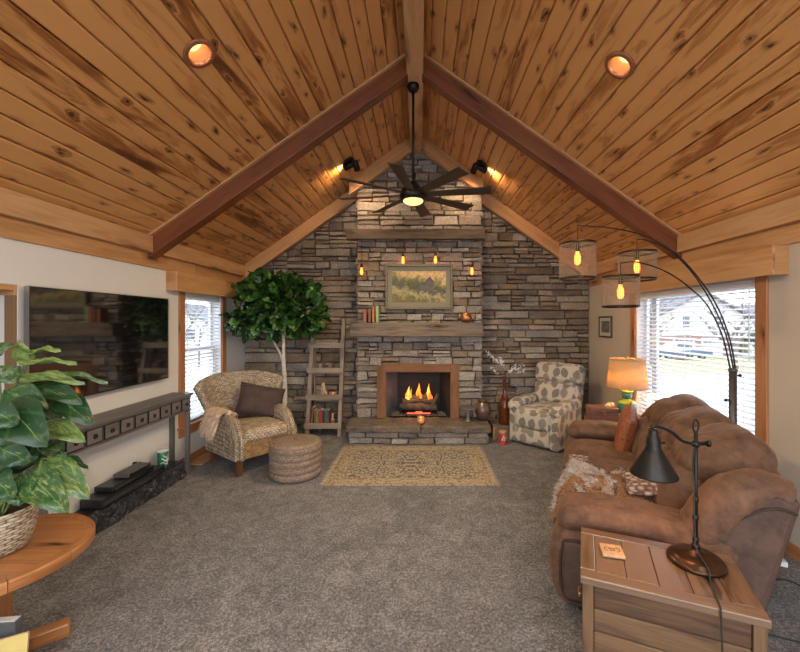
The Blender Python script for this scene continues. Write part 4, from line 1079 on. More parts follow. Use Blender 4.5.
# brown square pillow
o = thing('throw_pillow', 'plain dark brown throw pillow resting on the wicker armchair', 'pillow', in_frame(wc, (.10, .44, .49)), math.radians(50-16))
def pillow_shape(w, h, t):
    def f(u, v):
        a, b_ = u*2-1, v*2-1; e = max(0, (1-a**4)*(1-b_**4)); pin = 1-.07*(1-abs(a)**2)*abs(b_)**3; pin2 = 1-.07*(1-abs(b_)**2)*abs(a)**3
        return a*w/2*pin2, b_*h/2*pin, t/2*e**.45
    return f
def pillow(w, h, t, mat, parent, M):
    mb = MB(); f = pillow_shape(w, h, t)
    for sg in (-1, 1): mb.grid(lambda u, v: M @ Vector((f(u, v)[0], sg*f(u, v)[2], f(u, v)[1]+h/2)), 18, 18, uvf=lambda u, v: (u*w, v*h))
    ob = mb.build('cushion', mat, parent, smooth=True)
    mb = MB(); ed = [M @ Vector((f(u, v)[0], 0, f(u, v)[1]+h/2)) for u, v in [(i/12, 0) for i in range(12)]+[(1, i/12) for i in range(12)]+[(1-i/12, 1) for i in range(12)]+[(0, 1-i/12) for i in range(12)]]
    mb.tube(ed, .005, 6, loop=True); mb.build('piped_edge', mat, parent, smooth=True)
    return ob
pillow(.54, .40, .19, 'brown_pillow', o, Matrix.Rotation(math.radians(-24), 4, 'X') @ Matrix.Rotation(math.radians(16), 4, 'Y'))
def fur(mb, pts, length, droop, wid=.006, spread=.5, r=.5):
    for p, n in pts:
        p = Vector(p); d = (Vector(n)+Vector((U(-1, 1), U(-1, 1), U(-1, 1)))*spread).normalized(); l = length*U(.6, 1.3)
        s = d.cross(Vector((U(-1, 1), U(-1, 1), U(-1, 1)))).normalized()*wid; m1 = p+d*l*.5-Vector((0, 0, droop*l*.15)); t = p+d*l*.9-Vector((0, 0, droop*l*.6))
        k = mb.add([p-s, p+s, m1+s*.7, m1-s*.7, t]); mb.face([k, k+1, k+2, k+3], None, r); mb.face([k+3, k+2, k+4], None, r)
# tan fur throw over the left arm
o = thing('fur_throw', 'small tan fringed throw draped over the left arm of the wicker chair', 'throw', in_frame(wc, (-.33, .40, .62)), math.radians(50))
mb = MB()
def drape(u, v):
    a = u*PI; x = -.095*math.cos(a); z = .075*math.sin(a)**.8-.045
    if u < .12: x -= .03*(1-u/.12); z -= .10*(1-u/.12)
    return Vector((x, -.17+.36*v, z+.012*mnoise.noise(Vector((u*4, v*4, 3)))+.012))
mb.grid(drape, 14, 10); mb.build('hide', 'fur_tan', o, smooth=True)
mb = MB(); pts = []
for _ in range(1500):
    u, v = U(.0, .95), U(0, 1); p = drape(u, v); q = drape(min(1, u+.02), v)-p; n_ = Vector((0, 1, 0)).cross(q).normalized(); n_ = n_ if n_.z > 0 or n_.x < 0 else -n_
    pts.append((p, n_+Vector((-.9, 0, -.2))))
fur(mb, pts, .06, .9, .003, .35); f_ = mb.build('pile', 'fur_tan', o); f_['kind'] = 'stuff'
mb = MB(); pts = [((-.125, U(-.17, .19), U(-.13, -.04)), (-.5, 0, -1)) for _ in range(420)]; fur(mb, pts, .12, .6, .003, .28); f_ = mb.build('fringe', 'fur_tan', o); f_['kind'] = 'stuff'

# ---------------------------------------------------------------- round woven ottoman
o = thing('ottoman', 'round woven brown drum ottoman on the carpet beside the rug', 'ottoman', (-1.345, 4.17, 0))
mb = MB(); prof = []
for k in range(5):
    z0 = .012+k*.066
    prof += [(.262, z0), (.272, z0+.014), (.275, z0+.033), (.272, z0+.052), (.262, z0+.066)]
prof += [(.262, .344), (.25, .366), (.22, .376), (.12, .381), (.001, .382)]
mb.lathe([(.2, 0), (.25, .002)]+prof, n=48); mb.build('body', 'ottoman_weave', o, smooth=True)
mb = MB(); mb.tube([(.262*math.cos(2*PI*i/40), .262*math.sin(2*PI*i/40), .346) for i in range(40)], .008, 6, loop=True); mb.build('piping', 'ottoman_weave', o, smooth=True)
mb = MB(); mb.lathe([(.001, .381), (.018, .384), (.022, .388), (.001, .391)], n=16); mb.build('button', 'ottoman_weave', o, smooth=True)

# flat tan board on the carpet behind the chair
o = thing('flat_board', 'flat tan wooden board lying on the carpet behind the wicker chair', 'board', (-2.595, 4.62, 0), 0)
mb = MB(); mb.bb(-.085, .10, -.20, .24, .002, .02, .5, 1); mb.build('board', 'tan_wood', o, bevel=.004)
for y in (-.12, .15): mb = MB(); mb.bb(-.08, .095, y-.012, y+.012, .02, .028, .4, 0); mb.build('batten', 'tan_wood', o, bevel=.002)

# ---------------------------------------------------------------- leaf-print recliner
rc = thing('recliner', 'recliner armchair upholstered in cream cloth with large grey leaves', 'recliner', (1.495, 5.075, 0), math.radians(-46))
mb = MB(); mb.bb(-.29, .29, .06, .66, .03, .30); mb.build('base', 'leaf_cloth', rc, bevel=.01)
mb = MB(); mb.pad((0, .01, .145), (.50, .12, .21), .035, .014, 8); mb.pad((0, .0, .365), (.50, .14, .25), .05, .018, 8); mb.build('footrest', 'leaf_cloth', rc, smooth=True)
mb = MB(); mb.pad((0, .30, .42), (.47, .60, .16), .06, .02, 8); mb.build('seat_cushion', 'leaf_cloth', rc, smooth=True)
for s in (-1, 1):
    mb = MB(); mb.pad((s*.295, .32, .27), (.125, .70, .50), .03, .004, 8); mb.pad((s*.302, .30, .535), (.165, .70, .13), .06, .008, 8, deform=lambda p: (p[0], p[1], p[2]-.05*max(0, -p[1]/.34-.55)**1.2*2))
    mb.build('arm', 'leaf_cloth', rc, smooth=True)
Mb = Matrix.Rotation(math.radians(-14), 4, 'X')
mb = MB(); mb.pad((0, .65, .63), (.62, .18, .30), .05, .02, 8, Mb); mb.build('lower_back', 'leaf_cloth', rc, smooth=True)
mb = MB(); mb.pad((0, .735, .905), (.67, .22, .27), .055, .02, 8, Mb); mb.build('head_cushion', 'leaf_cloth', rc, smooth=True)
mb = MB(); mb.pad((0, .79, .60), (.62, .08, .78), .03, .0, 8, Mb); mb.build('back_shell', 'leaf_cloth', rc, smooth=True)
for s in (-1, 1):
    mb = MB(); mb.tube(smoothpath([(s*.235, -.045, .07), (s*.235, -.05, .25), (s*.235, -.045, .43)], 4), .004, 6); mb.build('piping', 'mat_cream', rc, smooth=True)

# ---------------------------------------------------------------- sofa
SA_ = math.radians(-23)
sf = thing('sofa', 'long brown suede reclining sofa angled in front of the wide window', 'sofa', (.812, 2.17, 0), SA_)
SLN = 2.16
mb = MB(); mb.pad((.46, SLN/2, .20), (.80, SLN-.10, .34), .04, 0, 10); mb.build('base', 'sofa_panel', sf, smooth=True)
def sy(i): return .285+.53*i, .285+.53*(i+1)
for i in range(3):
    y0, y1 = sy(i); ym = (y0+y1)/2; w = y1-y0-.012
    mb = MB()
    mb.pad((.27, ym, .405), (.66, w, .18), .075, .022, 10, wr=.004, deform=lambda p: (p[0], p[1], p[2]-.05*max(0, (-p[0]-.12)/.2)**2))
    mb.build('seat_cushion', 'sofa_suede', sf, smooth=True)
    mb = MB(); mb.pad((.0, ym, .215), (.13, w, .30), .055, .018, 8, wr=.003); mb.build('footrest_panel', 'sofa_suede', sf, smooth=True)
    mb = MB(); mb.pad((.66, ym, .59), (.26, w, .36), .10, .03, 8, Matrix.Rotation(math.radians(17), 4, 'Y'), wr=.006); mb.build('lower_back', 'sofa_suede', sf, smooth=True)
    def hd(p):
        x, y, z = p; t = (z+.17)/.34
        e = max(0, min(1, (abs(y)-.02)/.1))*0+1; pl_ = .0065*math.sin(y*62+3*mnoise.noise(Vector((y*9, z*5, i*3.1))))*max(0, 1-abs(z+.02)/.16)**.7*e
        return (x+.10*max(0, t)**1.6-.02+(pl_ if x < -.05 else 0), y, z-.30*max(0, x+.04)*1.2)
    mb = MB(); mb.pad((.865, ym, .825), (.40, w+.010, .36), .16, .035, 26, Matrix.Rotation(math.radians(14), 4, 'Y'), hd, .006); mb.build('head_cushion', 'sofa_suede', sf, smooth=True)
mb = MB(); c = []
for i in range(8):
    z = .06 if not i & 4 else .80; xb = (.66, .88) if not i & 4 else (.90, 1.06); c.append((xb[1 if i & 1 else 0], SLN-.06 if i & 2 else .06, z))
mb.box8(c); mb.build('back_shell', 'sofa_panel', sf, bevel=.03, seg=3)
for s in (0, 1):
    yo = 0 if not s else SLN; d = 1 if not s else -1; ym = yo+d*.145
    mb = MB(); mb.pad((.37, yo+d*.13, .265), (.80, .25, .47), .075, .0, 8, wr=.003, deform=lambda p: (p[0]-.055*max(0, 1-(p[2]/.24)**2)*(1 if p[0] < -.2 else 0), p[1], p[2])); 
    arm = mb.build('arm_body', 'sofa_suede', sf, smooth=True)
    mb = MB(); mb.pad((.39, ym-d*.005, .545), (.84, .29, .135), .066, .018, 14, wr=.005, deform=lambda p: (p[0], p[1], p[2]-.03*max(0, (-p[0]-.20)/.24)**2-.05*max(0, p[0])/.44)); mb.build('arm_pad', 'sofa_suede', sf, smooth=True)
    # inset front panel of the arm with its dark piping
    mb = MB(); rr = [(-.02+.60*u_, .085+.345*v_) for u_, v_ in ((.1, 0), (.9, 0), (1, .12), (1, .88), (.9, 1), (.12, 1), (.02, .86), (0, .5), (.02, .14))]
    loop = smoothpath([(p, yo-d*.001, q) for p, q in rr]+[(rr[0][0], yo-d*.001, rr[0][1])], 3)[:-1]
    mb.tube(loop, .008, 6, loop=True); mb.build('piping', 'piping', arm, smooth=True)
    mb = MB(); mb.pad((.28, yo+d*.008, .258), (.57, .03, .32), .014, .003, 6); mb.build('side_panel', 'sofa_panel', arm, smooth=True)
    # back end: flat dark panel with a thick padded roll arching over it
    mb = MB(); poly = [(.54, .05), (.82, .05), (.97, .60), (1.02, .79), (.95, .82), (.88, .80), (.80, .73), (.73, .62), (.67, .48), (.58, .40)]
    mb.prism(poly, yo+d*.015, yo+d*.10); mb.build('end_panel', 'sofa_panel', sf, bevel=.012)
    mb = MB(); path = smoothpath([(.60, yo+d*.115, .38), (.635, yo+d*.115, .50), (.695, yo+d*.115, .63), (.775, yo+d*.115, .745), (.87, yo+d*.115, .815), (.945, yo+d*.115, .83), (1.02, yo+d*.115, .80)], 5)
    n = len(path); mb.tube(path, [.07+.035*math.sin(PI*min(1, i/n*1.15+.05)) if i < n-2 else .07-.03*(i-n+2) for i in range(n)], 14, up=(0, 1, 0), flat=1.28)
    for i, v in enumerate(mb.v): mb.v[i] = v+Vector((-.5, 0, .8))*(mnoise.noise(v*24)*.006+.0035*math.sin(v.x*120+v.y*25))
    mb.build('end_roll', 'sofa_suede', sf, smooth=True)
    mb = MB(); mb.tube(smoothpath([(.60, yo+d*.012, .37), (.67, yo+d*.012, .48), (.73, yo+d*.012, .60), (.80, yo+d*.012, .69), (.88, yo+d*.012, .75), (.95, yo+d*.012, .77), (1.015, yo+d*.012, .755)], 5), .007, 6); mb.build('end_piping', 'piping', sf, smooth=True)
for x, y in ((.1, .1), (.1, SLN-.1), (.75, .1), (.75, SLN-.1)):
    mb = MB(); mb.cyl((x, y, 0), (x, y, .05), .03, .025, 12); mb.build('foot', 'black_plastic', sf)
def on_sofa(p): return in_frame(sf, p)
o = thing('throw_pillow', 'rust-orange patterned throw pillow at the far end of the sofa', 'pillow', on_sofa((.42, SLN-.45, .465)), SA_+math.radians(-93))
pillow(.42, .40, .15, 'rust_damask', o, Matrix.Rotation(math.radians(-12), 4, 'X') @ Matrix.Rotation(math.radians(12), 4, 'Y'))
# fur throw on the near seats
o = thing('fur_throw', 'grey and brown shaggy fur throw heaped on the near sofa seat', 'throw', on_sofa((.10, .62, .505)), SA_)
def heap(u, v):
    x = -.19+.76*u; y = -.29+.60*v
    z = .035+.055*mnoise.noise(Vector((u*3.2, v*3.2, 5)))+.045*math.sin(PI*u)*math.sin(PI*v)
    if x < -.06: z -= (-.06-x)**1.0*1.5
    return Vector((x, y, z))
mb = MB(); mb.grid(heap, 24, 24); mb.build('hide', 'fur_hide', o, smooth=True)
S = {'fur_grey': MB(), 'fur_brown': MB(), 'fur_dark': MB()}
for _ in range(5200):
    u, v = R.random(), R.random(); p = heap(u, v)
    st = math.sin(u*21+2.2*mnoise.noise(Vector((u*3, v*5, 9)))+v*5)
    if u < .42 and v > .25: k = 'fur_grey' if (v > .55 or st > .3) else 'fur_brown'
    else: k = 'fur_brown' if st > -.1 else ('fur_dark' if st > -.65 else 'fur_grey')
    fur(S[k], [(p, (-.5 if u < .4 else .15, -.25, .75))], .055 if k == 'fur_grey' else .038, .8, .0028, .45)
for k, lb in (('fur_grey', 'long pale grey pile'), ('fur_brown', 'chestnut brown pile'), ('fur_dark', 'dark brown pile')):
    f_ = S[k].build('pile', k, o); f_['kind'] = 'stuff'; f_['label'] = lb
mb = MB(); mb.pad((.36, -.06, .10), (.22, .34, .04), .018, .012, 8, Matrix.Rotation(math.radians(-8), 4, 'Y'), wr=.014); mb.build('plaid_lining', 'plaid', o, smooth=True)
o = thing('folded_cloth', 'small dark patterned cloth folded on the middle seat front', 'cloth', on_sofa((.05, 1.10, .474)), SA_)
mb = MB(); mb.pad((0, 0, .018), (.20, .26, .03), .013, .004, 8, wr=.006, deform=lambda p: (p[0], p[1], p[2]-.30*max(0, -p[0]-.03)**1.4)); mb.build('top_fold', 'fur_dark', o, smooth=True)
mb = MB(); mb.pad((.015, .01, .042), (.15, .20, .022), .010, .004, 8, wr=.006, deform=lambda p: (p[0], p[1], p[2]-.3*max(0, -p[0]-.03)**1.4)); mb.build('inner_fold', 'plaid', o, smooth=True)

# ---------------------------------------------------------------- far end table, chest, shaded lamp
o = thing('corner_table', 'square wooden side table in the corner behind the sofa arm', 'side table', (2.20, 4.47, 0), SA_)
mb = MB()
for k in range(4): mb.bb(-.27, .27, -.26+.13*k, -.132+.13*k, .475, .50, None, 0)
mb.build('top', 'trunk_top_wood', o, bevel=.003)
mb = MB(); mb.bb(-.245, .245, -.24, -.225, .38, .475); mb.bb(-.245, .245, .225, .24, .38, .475); mb.bb(-.245, -.23, -.225, .225, .38, .475); mb.bb(.23, .245, -.225, .225, .38, .475); mb.build('apron', 'trunk_wood', o)
for sx in (-1, 1):
    for s_ in (-1, 1): mb = MB(); mb.bb(sx*.235-.022, sx*.235+.022, s_*.225-.022, s_*.225+.022, 0, .474, .5, 2); mb.build('leg', 'trunk_wood', o, bevel=.003)
o = thing('wooden_chest', 'small dark red-brown box with lid on the corner table', 'box', (2.06, 4.36, .501), math.radians(-10))
mb = MB(); mb.bb(-.15, .15, -.09, .09, 0, .145, .5, 0); mb.build('body', 'dark_box_wood', o, bevel=.004)
mb = MB(); mb.bb(-.154, .154, -.094, .094, .147, .195, .6, 0); mb.build('lid', 'dark_box_wood', o, bevel=.005)
mb = MB(); mb.bb(-.018, .018, -.098, -.0945, .125, .165); mb.build('clasp', 'brass', o, bevel=.001)
o = thing('seashell', 'tan seashell lying on the lid of the dark box', 'shell', (2.15, 4.36, .697), math.radians(20))
mb = MB(); mb.grid(lambda u, v: (.065*math.sin(PI*v)*math.cos(PI*u)*1.15, -.04+.08*v+.0, .001+.045*math.sin(PI*v)*math.sin(PI*u)+.004*math.sin(26*u)*math.sin(PI*v)), 36, 12); mb.build('shell', 'shell_tan', o, smooth=True)
mb = MB(); mb.lathe([(.012, 0), (.014, .008), (.008, .018), (.001, .022)], c=(0, -.04, 0), n=12); mb.build('hinge', 'shell_tan', o, smooth=True)
o = thing('table_lamp', 'green glazed table lamp with lit oatmeal drum shade', 'table lamp', (2.335, 4.34, .501))
mb = MB(); mb.lathe([(.085, 0), (.088, .02), (.06, .035), (.045, .05), (.065, .075), (.05, .09)], n=32); mb.build('foot', 'glaze_green', o, smooth=True)
mb = MB(); mb.lathe([(.05, .09), (.075, .115), (.095, .16), (.10, .20), (.09, .235)], n=32); mb.build('body', 'glaze_green', o, smooth=True)
mb = MB(); mb.lathe([(.09, .235), (.093, .24), (.080, .262), (.045, .272), (.04, .285)], n=32); mb.build('yellow_shoulder', 'glaze_yellow', o, smooth=True)
mb = MB(); mb.lathe([(.04, .285), (.05, .30), (.053, .335), (.045, .355)], n=32); mb.build('neck', 'glaze_green', o, smooth=True)
mb = MB(); mb.lathe([(.045, .352), (.062, .362), (.062, .372), (.04, .385), (.012, .39), (.010, .44), (.001, .441)], n=32); mb.build('yellow_collar', 'glaze_yellow', o, smooth=True)
mb = MB(); r0, r1 = .212, .180; mb.lathe([(r0, .415), (r1, .73), (r1-.003, .73), (r0-.003, .415), (r0, .415)], n=56, cap=False); mb.build('shade', 'linen_shade', o, smooth=True)
for q, z in ((r0, .415), (r1, .73)): mb = MB(); mb.tube([(q*math.cos(2*PI*i/48), q*math.sin(2*PI*i/48), z) for i in range(48)], .006, 6, loop=True); mb.build('shade_trim', 'tan_wood', o, smooth=True)
mb = MB(); mb.cyl((0, 0, .44), (0, 0, .725), .004, n=8)
for k in range(3): a = 2*PI*k/3; mb.cyl((0, 0, .715), (r1*math.cos(a)*.985, r1*math.sin(a)*.985, .722), .003, n=6)
mb.lathe([(.005, .72), (.012, .73), (.014, .745), (.008, .765), (.001, .77)], n=14); mb.build('harp_finial', 'brass', o, smooth=True)
mb = MB(); mb.lathe([(.014, .46), (.014, .50), (.03, .55), (.03, .575), (.018, .60), (.001, .608)], c=(.035, 0, 0), n=16); mb.build('bulb', 'lamp_bulb', o, smooth=True)
o = thing('framed_photo', 'small dark-framed picture on the right wall near the stone corner', 'picture', (XR-.001, 5.40, 1.583), -PI/2)
a, b = frame(o, .185, .148, .022, .045, .022, 'frame_dark', 'mat_cream'); mb = MB(); mb.bb(-a, a, -.009, -.003, -b, b); mb.build('photograph', 'photo_dark', o)

# ---------------------------------------------------------------- near end table: plank chest with frame top
TR = math.radians(-23); et = thing('end_table', 'chunky plank end table with framed wooden top in the foreground', 'end table', (.682, 1.638, 0), TR)
TW, TD, TZ = .64, .43, .57
mb = MB(); e = .062
mb.bb(0, TW, -.0, e, TZ-.032, TZ, .75, 0); mb.bb(0, TW, TD-e, TD, TZ-.032, TZ, .55, 0); mb.bb(0, e, e, TD-e, TZ-.032, TZ, .6, 1); mb.bb(TW-e-.04, TW, e, TD-e, TZ-.032, TZ, .5, 1)
mb.build('top_frame', 'trunk_top_wood', et, bevel=.005)
mb = MB(); n = 4; w = (TW-2*e-.04)/n
for k in range(n): mb.bb(e+w*k+.001, e+w*(k+1)-.001, e+.001, TD-e-.001, TZ-.03, TZ-.002, (.95, .8, .7, .6)[k], 1)
mb.build('top_planks', 'trunk_top_wood', et, bevel=.003)
for x in (.03, TW-.03):
    for y in (.03, TD-.03): mb = MB(); mb.bb(x-.03+.008, x+.03-.008, y-.03+.008, y+.03-.008, 0, TZ-.033, .6, 2); mb.build('corner_post', 'trunk_wood', et, bevel=.004)
for nm, ax, at in (('front_panel', 0, .018), ('back_panel', 0, TD-.03), ('side_panel', 1, .018), ('side_panel', 1, TW-.03)):
    mb = MB()
    for k in range(5):
        z0 = .05+.0965*k
        if ax == 0: mb.bb(.053, TW-.053, at, at+.012, z0, z0+.094, None, 0)
        else: mb.bb(at, at+.012, .053, TD-.053, z0, z0+.094, None, 1)
    mb.build(nm, 'trunk_wood', et, bevel=.005)
def on_et(x, y, z=TZ): return in_frame(et, (x, y, z))
mb = MB(); mb.box((-.004, .16, .40), (.012, .05, .018)); mb.build('side_catch', 'brass', et, bevel=.003)
o = thing('coaster', 'square tan coaster with carved scroll mark on the end table', 'coaster', on_et(.135, .235, TZ+.0005), TR+math.radians(8))
mb = MB(); mb.pad((0, 0, .008), (.098, .098, .015), .006, 0, 4); mb.build('tile', 'coaster_stone', o, smooth=True)
mb = MB()
for s in (-1, 1): mb.tube(smoothpath([(s*.020, -.018, .0158), (s*.032, -.008, .0158), (s*.030, .010, .0158), (s*.018, .018, .0158)], 4), .0018, 5)
mb.tube(smoothpath([(-.014, .006, .0158), (-.006, .011, .0158), (.0, .003, .0158), (.007, .011, .0158), (.014, .005, .0158), (.006, -.004, .0158), (.010, -.012, .0158), (0, -.008, .0158), (-.010, -.012, .0158), (-.005, -.003, .0158), (-.014, .006, .0158)], 3), .0018, 5)
mb.build('carved_mark', 'carved_dark', o)
lp = on_et(.478, .308); o = thing('task_lamp', 'dark bronze task lamp with cone shade on the end table', 'desk lamp', tuple(lp))
mb = MB(); mb.lathe([(.112, 0), (.113, .010), (.108, .018), (.098, .021), (.096, .028), (.080, .034), (.05, .040), (.02, .046), (.014, .06), (.012, .062), (.001, .063)], n=48); mb.build('base', 'bronze_base', o, smooth=True)
mb = MB(); mb.cyl((0, 0, .05), (0, 0, .585), .0085, n=12)
for z, q in ((.07, .017), (.10, .013), (.20, .013), (.28, .012), (.53, .017)): mb.lathe([(.009, z-.014), (q, z-.008), (q, z+.008), (.009, z+.014)], n=14)
mb.build('stem', 'black_metal', o, smooth=True)
mb = MB(); mb.tube([(.014*math.cos(a_)*.9, 0, .612+.028*math.sin(a_)) for a_ in [2*PI*i/20 for i in range(20)]], .0042, 6, loop=True); mb.build('top_ring', 'black_metal', o, smooth=True)
mb = MB(); mb.cyl((-.02, 0, .532), (.05, 0, .532), .009, n=10); mb.lathe([(.001, 0), (.014, .003), (.016, .012), (.001, .018)], c=(.048, 0, .532), n=12, M=Matrix.Rotation(PI/2, 4, 'Y')); mb.build('clamp', 'black_metal', o, smooth=True)
hx, hy = -.190, .0
mb = MB(); mb.tube(smoothpath([(-.012, 0, .532), (-.06, 0, .545), (-.11, hy*.5, .585), (-.16, hy, .607), (-.195, hy, .608), (hx-.003, hy, .585)], 6), .0075, 10); mb.build('arm', 'black_metal', o, smooth=True)
mb = MB(); mb.lathe([(.012, .60), (.020, .59), (.020, .568), (.026, .562), (.030, .545), (.030, .52), (.036, .508), (.036, .503)], c=(hx, hy, 0), n=24); mb.cyl((hx+.028, hy, .535), (hx+.05, hy, .535), .005, n=8)
mb.build('socket', 'black_metal', o, smooth=True)
mb = MB(); mb.lathe([(.036, .505), (.040, .497), (.096, .398), (.097, .393), (.093, .395), (.038, .492)], c=(hx, hy, 0), n=40, cap=False); mb.build('shade', 'black_metal', o, smooth=True)
mb = MB(); mb.lathe([(.012, .50), (.014, .48), (.026, .45), (.026, .43), (.014, .415), (.001, .41)], c=(hx, hy, 0), n=16); mb.build('bulb', 'task_bulb', o, smooth=True)
Rl = Matrix.Rotation(-TR, 4, 'Z')
def rel(x, y, z): return tuple(on_et(x, y, z)-lp)
mb = MB(); mb.tube(smoothpath([(-.012, -.008, .52), (-.022, -.012, .45), (-.015, -.010, .35), (-.012, -.012, .15), (-.018, -.03, .075), rel(.50, .21, TZ+.032), rel(.497, .17, TZ+.005), rel(.49, .06, TZ+.005), rel(.487, .0, TZ+.003), rel(.487, -.008, TZ-.03), rel(.50, -.012, TZ-.3), rel(.56, -.02, .012), rel(.75, .03, .006)], 6), .0032, 6); mb.build('cord', 'rubber', o, smooth=True)
# ---------------------------------------------------------------- arc floor lamp
ax_, ay_ = 2.49, 3.063
o = thing('arc_floor_lamp', 'dark arc floor lamp behind the sofa with three wire-drum shades', 'floor lamp', (ax_, ay_, 0))
al = o
mb = MB(); mb.lathe([(.11, 0), (.11, .02), (.10, .028), (.035, .032), (.032, .05), (.001, .051)], n=40); mb.build('base', 'black_metal', o, smooth=True)
mb = MB(); mb.cyl((0, 0, .03), (0, 0, 1.276), .027, n=20); mb.lathe([(.028, 1.255), (.031, 1.26), (.031, 1.278), (.02, 1.284), (.001, 1.285)], n=20); mb.build('post', 'grey_metal', o, smooth=True)
mb = MB()
for z, d in ((1.225, 1), (1.03, -1)): mb.cyl((d*.026, 0, z), (d*.05, 0, z), .007, n=8); mb.lathe([(.001, 0), (.012, .002), (.012, .012), (.001, .014)], c=(d*.05, 0, z), n=10, M=Matrix.Rotation(d*PI/2, 4, 'Y'))
mb.build('thumb_screw', 'black_metal', o, smooth=True)
BASE = Vector((ax_, ay_, 0))
ARCS = [([(736, 372), (730, 340), (718, 308), (700, 280), (676, 254), (645, 236), (610, 228), (577.5, 225.5)], 3.063, 3.10, (577, 244, 279), 3.10),
        ([(734, 372), (726, 335), (710, 300), (690, 270), (667, 249), (645, 240), (637, 239.5)], 3.063, 3.26, (637, 253, 280), 3.26),
        ([(731, 372), (722, 335), (707, 305), (690, 288), (672, 275), (655, 267), (636, 262), (620.5, 263)], 3.063, 2.98, (620, 277, 307), 2.98)]
for pts, Y0, Y1, (sx, st, sb), Ys in ARCS:
    n = len(pts); path = smoothpath([W(p[0], p[1], Y0+(Y1-Y0)*i/(n-1))-BASE for i, p in enumerate(pts)], 6)
    mb = MB(); mb.tube(path, [.0062-.0018*i/len(path) for i in range(len(path))], 8); arm = mb.build('arm', 'black_metal', o, smooth=True)
    e = path[-1]; top = W(sx, st, Ys)-BASE; H = (sb-st)*Ys/F-.004; top.x, top.y = e.x, e.y; r = 17*Ys/F
    mb = MB(); mb.cyl(tuple(e), (top.x, top.y, top.z-.02), .0028, n=6); mb.lathe([(.006, .028), (.017, .02), (.019, -.05), (.016, -.06)], c=tuple(top), n=14); mb.build('cord_socket', 'black_metal', arm, smooth=True)
    mb = MB(); NW, NH = 64, 17
    for k in range(NW):
        a = 2*PI*k/NW; mb.cyl((top.x+r*math.cos(a), top.y+r*math.sin(a), top.z), (top.x+r*math.cos(a), top.y+r*math.sin(a), top.z-H), .0015, n=4)
    for k in range(1, NH):
        mb.tube([(top.x+r*math.cos(2*PI*i/36), top.y+r*math.sin(2*PI*i/36), top.z-H*k/NH) for i in range(36)], .0015, 4, loop=True)
    shd = mb.build('shade', 'wire_bronze', arm)
    for z in (0, -H):
        mb = MB(); mb.rings([[(top.x+q*math.cos(2*PI*i/40), top.y+q*math.sin(2*PI*i/40), top.z+z+dz) for i in range(40)] for q, dz in ((r+.003, -.008), (r+.003, .008), (r-.002, .008), (r-.002, -.008))], cap=False, loop=True)
        mb.build('shade_rim', 'bronze_metal', shd, smooth=True)
    mb = MB()
    for k in range(3): a = 2*PI*k/3+.3; mb.cyl((top.x, top.y, top.z+.004), (top.x+r*math.cos(a), top.y+r*math.sin(a), top.z), .003, n=6)
    mb.build('shade_spider', 'bronze_metal', shd, smooth=True)
    mb = MB(); mb.lathe([(.012, -.058), (.016, -.075), (.023, -.10), (.023, -.145), (.016, -.165), (.001, -.170)], c=tuple(top), n=16); mb.build('bulb', 'bulb_arc', arm, smooth=True)

# ---------------------------------------------------------------- television, console, ledge
o = thing('television', 'large flat black television mounted on the left wall above the console', 'television', (XL, 3.325, 1.4775))
w, h = .722, .416
mb = MB(); mb.bb(.0005, .03, -.3, .3, -.2, .2); mb.build('wall_bracket', 'black_metal', o)
mb = MB(); mb.bb(.028, .060, -w, w, -h, h); mb.build('housing', 'tv_frame', o, bevel=.004)
mb = MB(); mb.bb(.0605, .062, -w+.008, w-.008, -h+.014, h-.008); mb.build('screen', 'tv_screen', o)
mb = MB()
for y0, y1, z0, z1 in ((-w-.002, -w+.001, -h, h), (w-.001, w+.002, -h, h), (-w, w, h-.001, h+.002), (-w, w, -h-.002, -h+.001)): mb.bb(.03, .064, y0, y1, z0, z1)
mb.build('edge_trim', 'silver_edge', o)
CY0, CY1 = 2.54, 4.19; cd = .215
o = thing('console_table', 'long narrow grey console with a row of small drawers under the television', 'console table', (XL+.002, (CY0+CY1)/2, 0)); hl = (CY1-CY0)/2
mb = MB(); mb.bb(0, cd+.015, -hl-.015, hl+.015, .855, .882, .5, 1); mb.build('top', 'console_wood', o, bevel=.004)
mb = MB(); mb.bb(.0, cd-.012, -hl+.02, hl-.02, .70, .855, .4, 1); mb.bb(cd-.012, cd, -hl, hl, .835, .855, .5, 1); mb.bb(cd-.012, cd, -hl, hl, .695, .712, .5, 1); mb.build('case', 'console_wood', o, bevel=.002)
nD = 10; p = 2*hl/nD
for k in range(nD):
    y = -hl+p*(k+.5)
    mb = MB(); mb.bb(cd-.010, cd-.001, y-p/2+.016, y+p/2-.016, .722, .826, U(.55, .8), 1); dr = mb.build('drawer', 'console_wood', o, bevel=.003)
    mb = MB()
    for a0, a1, z0, z1 in ((-p/2+.009, -p/2+.014, .716, .832), (p/2-.014, p/2-.009, .716, .832), (-p/2+.014, p/2-.014, .827, .832), (-p/2+.014, p/2-.014, .716, .721)): mb.bb(cd-.012, cd-.003, y+a0, y+a1, z0, z1)
    mb.build('dark_bead', 'black_plastic', dr)
    mb = MB(); mb.tube([(cd+.004, y+.015*math.cos(2*PI*i/18), .772+.015*math.sin(2*PI*i/18)) for i in range(18)], .0042, 6, loop=True); mb.cyl((cd-.004, y, .772), (cd+.003, y, .772), .006, n=10); mb.build('knob', 'bronze_metal', dr, smooth=True)
for y in (-hl+.025, hl-.025):
    for x in (.022, cd-.024): mb = MB(); mb.bb(x-.02, x+.02, y-.02, y+.02, 0, .70, .5, 2); mb.build('leg', 'console_wood', o, bevel=.003)
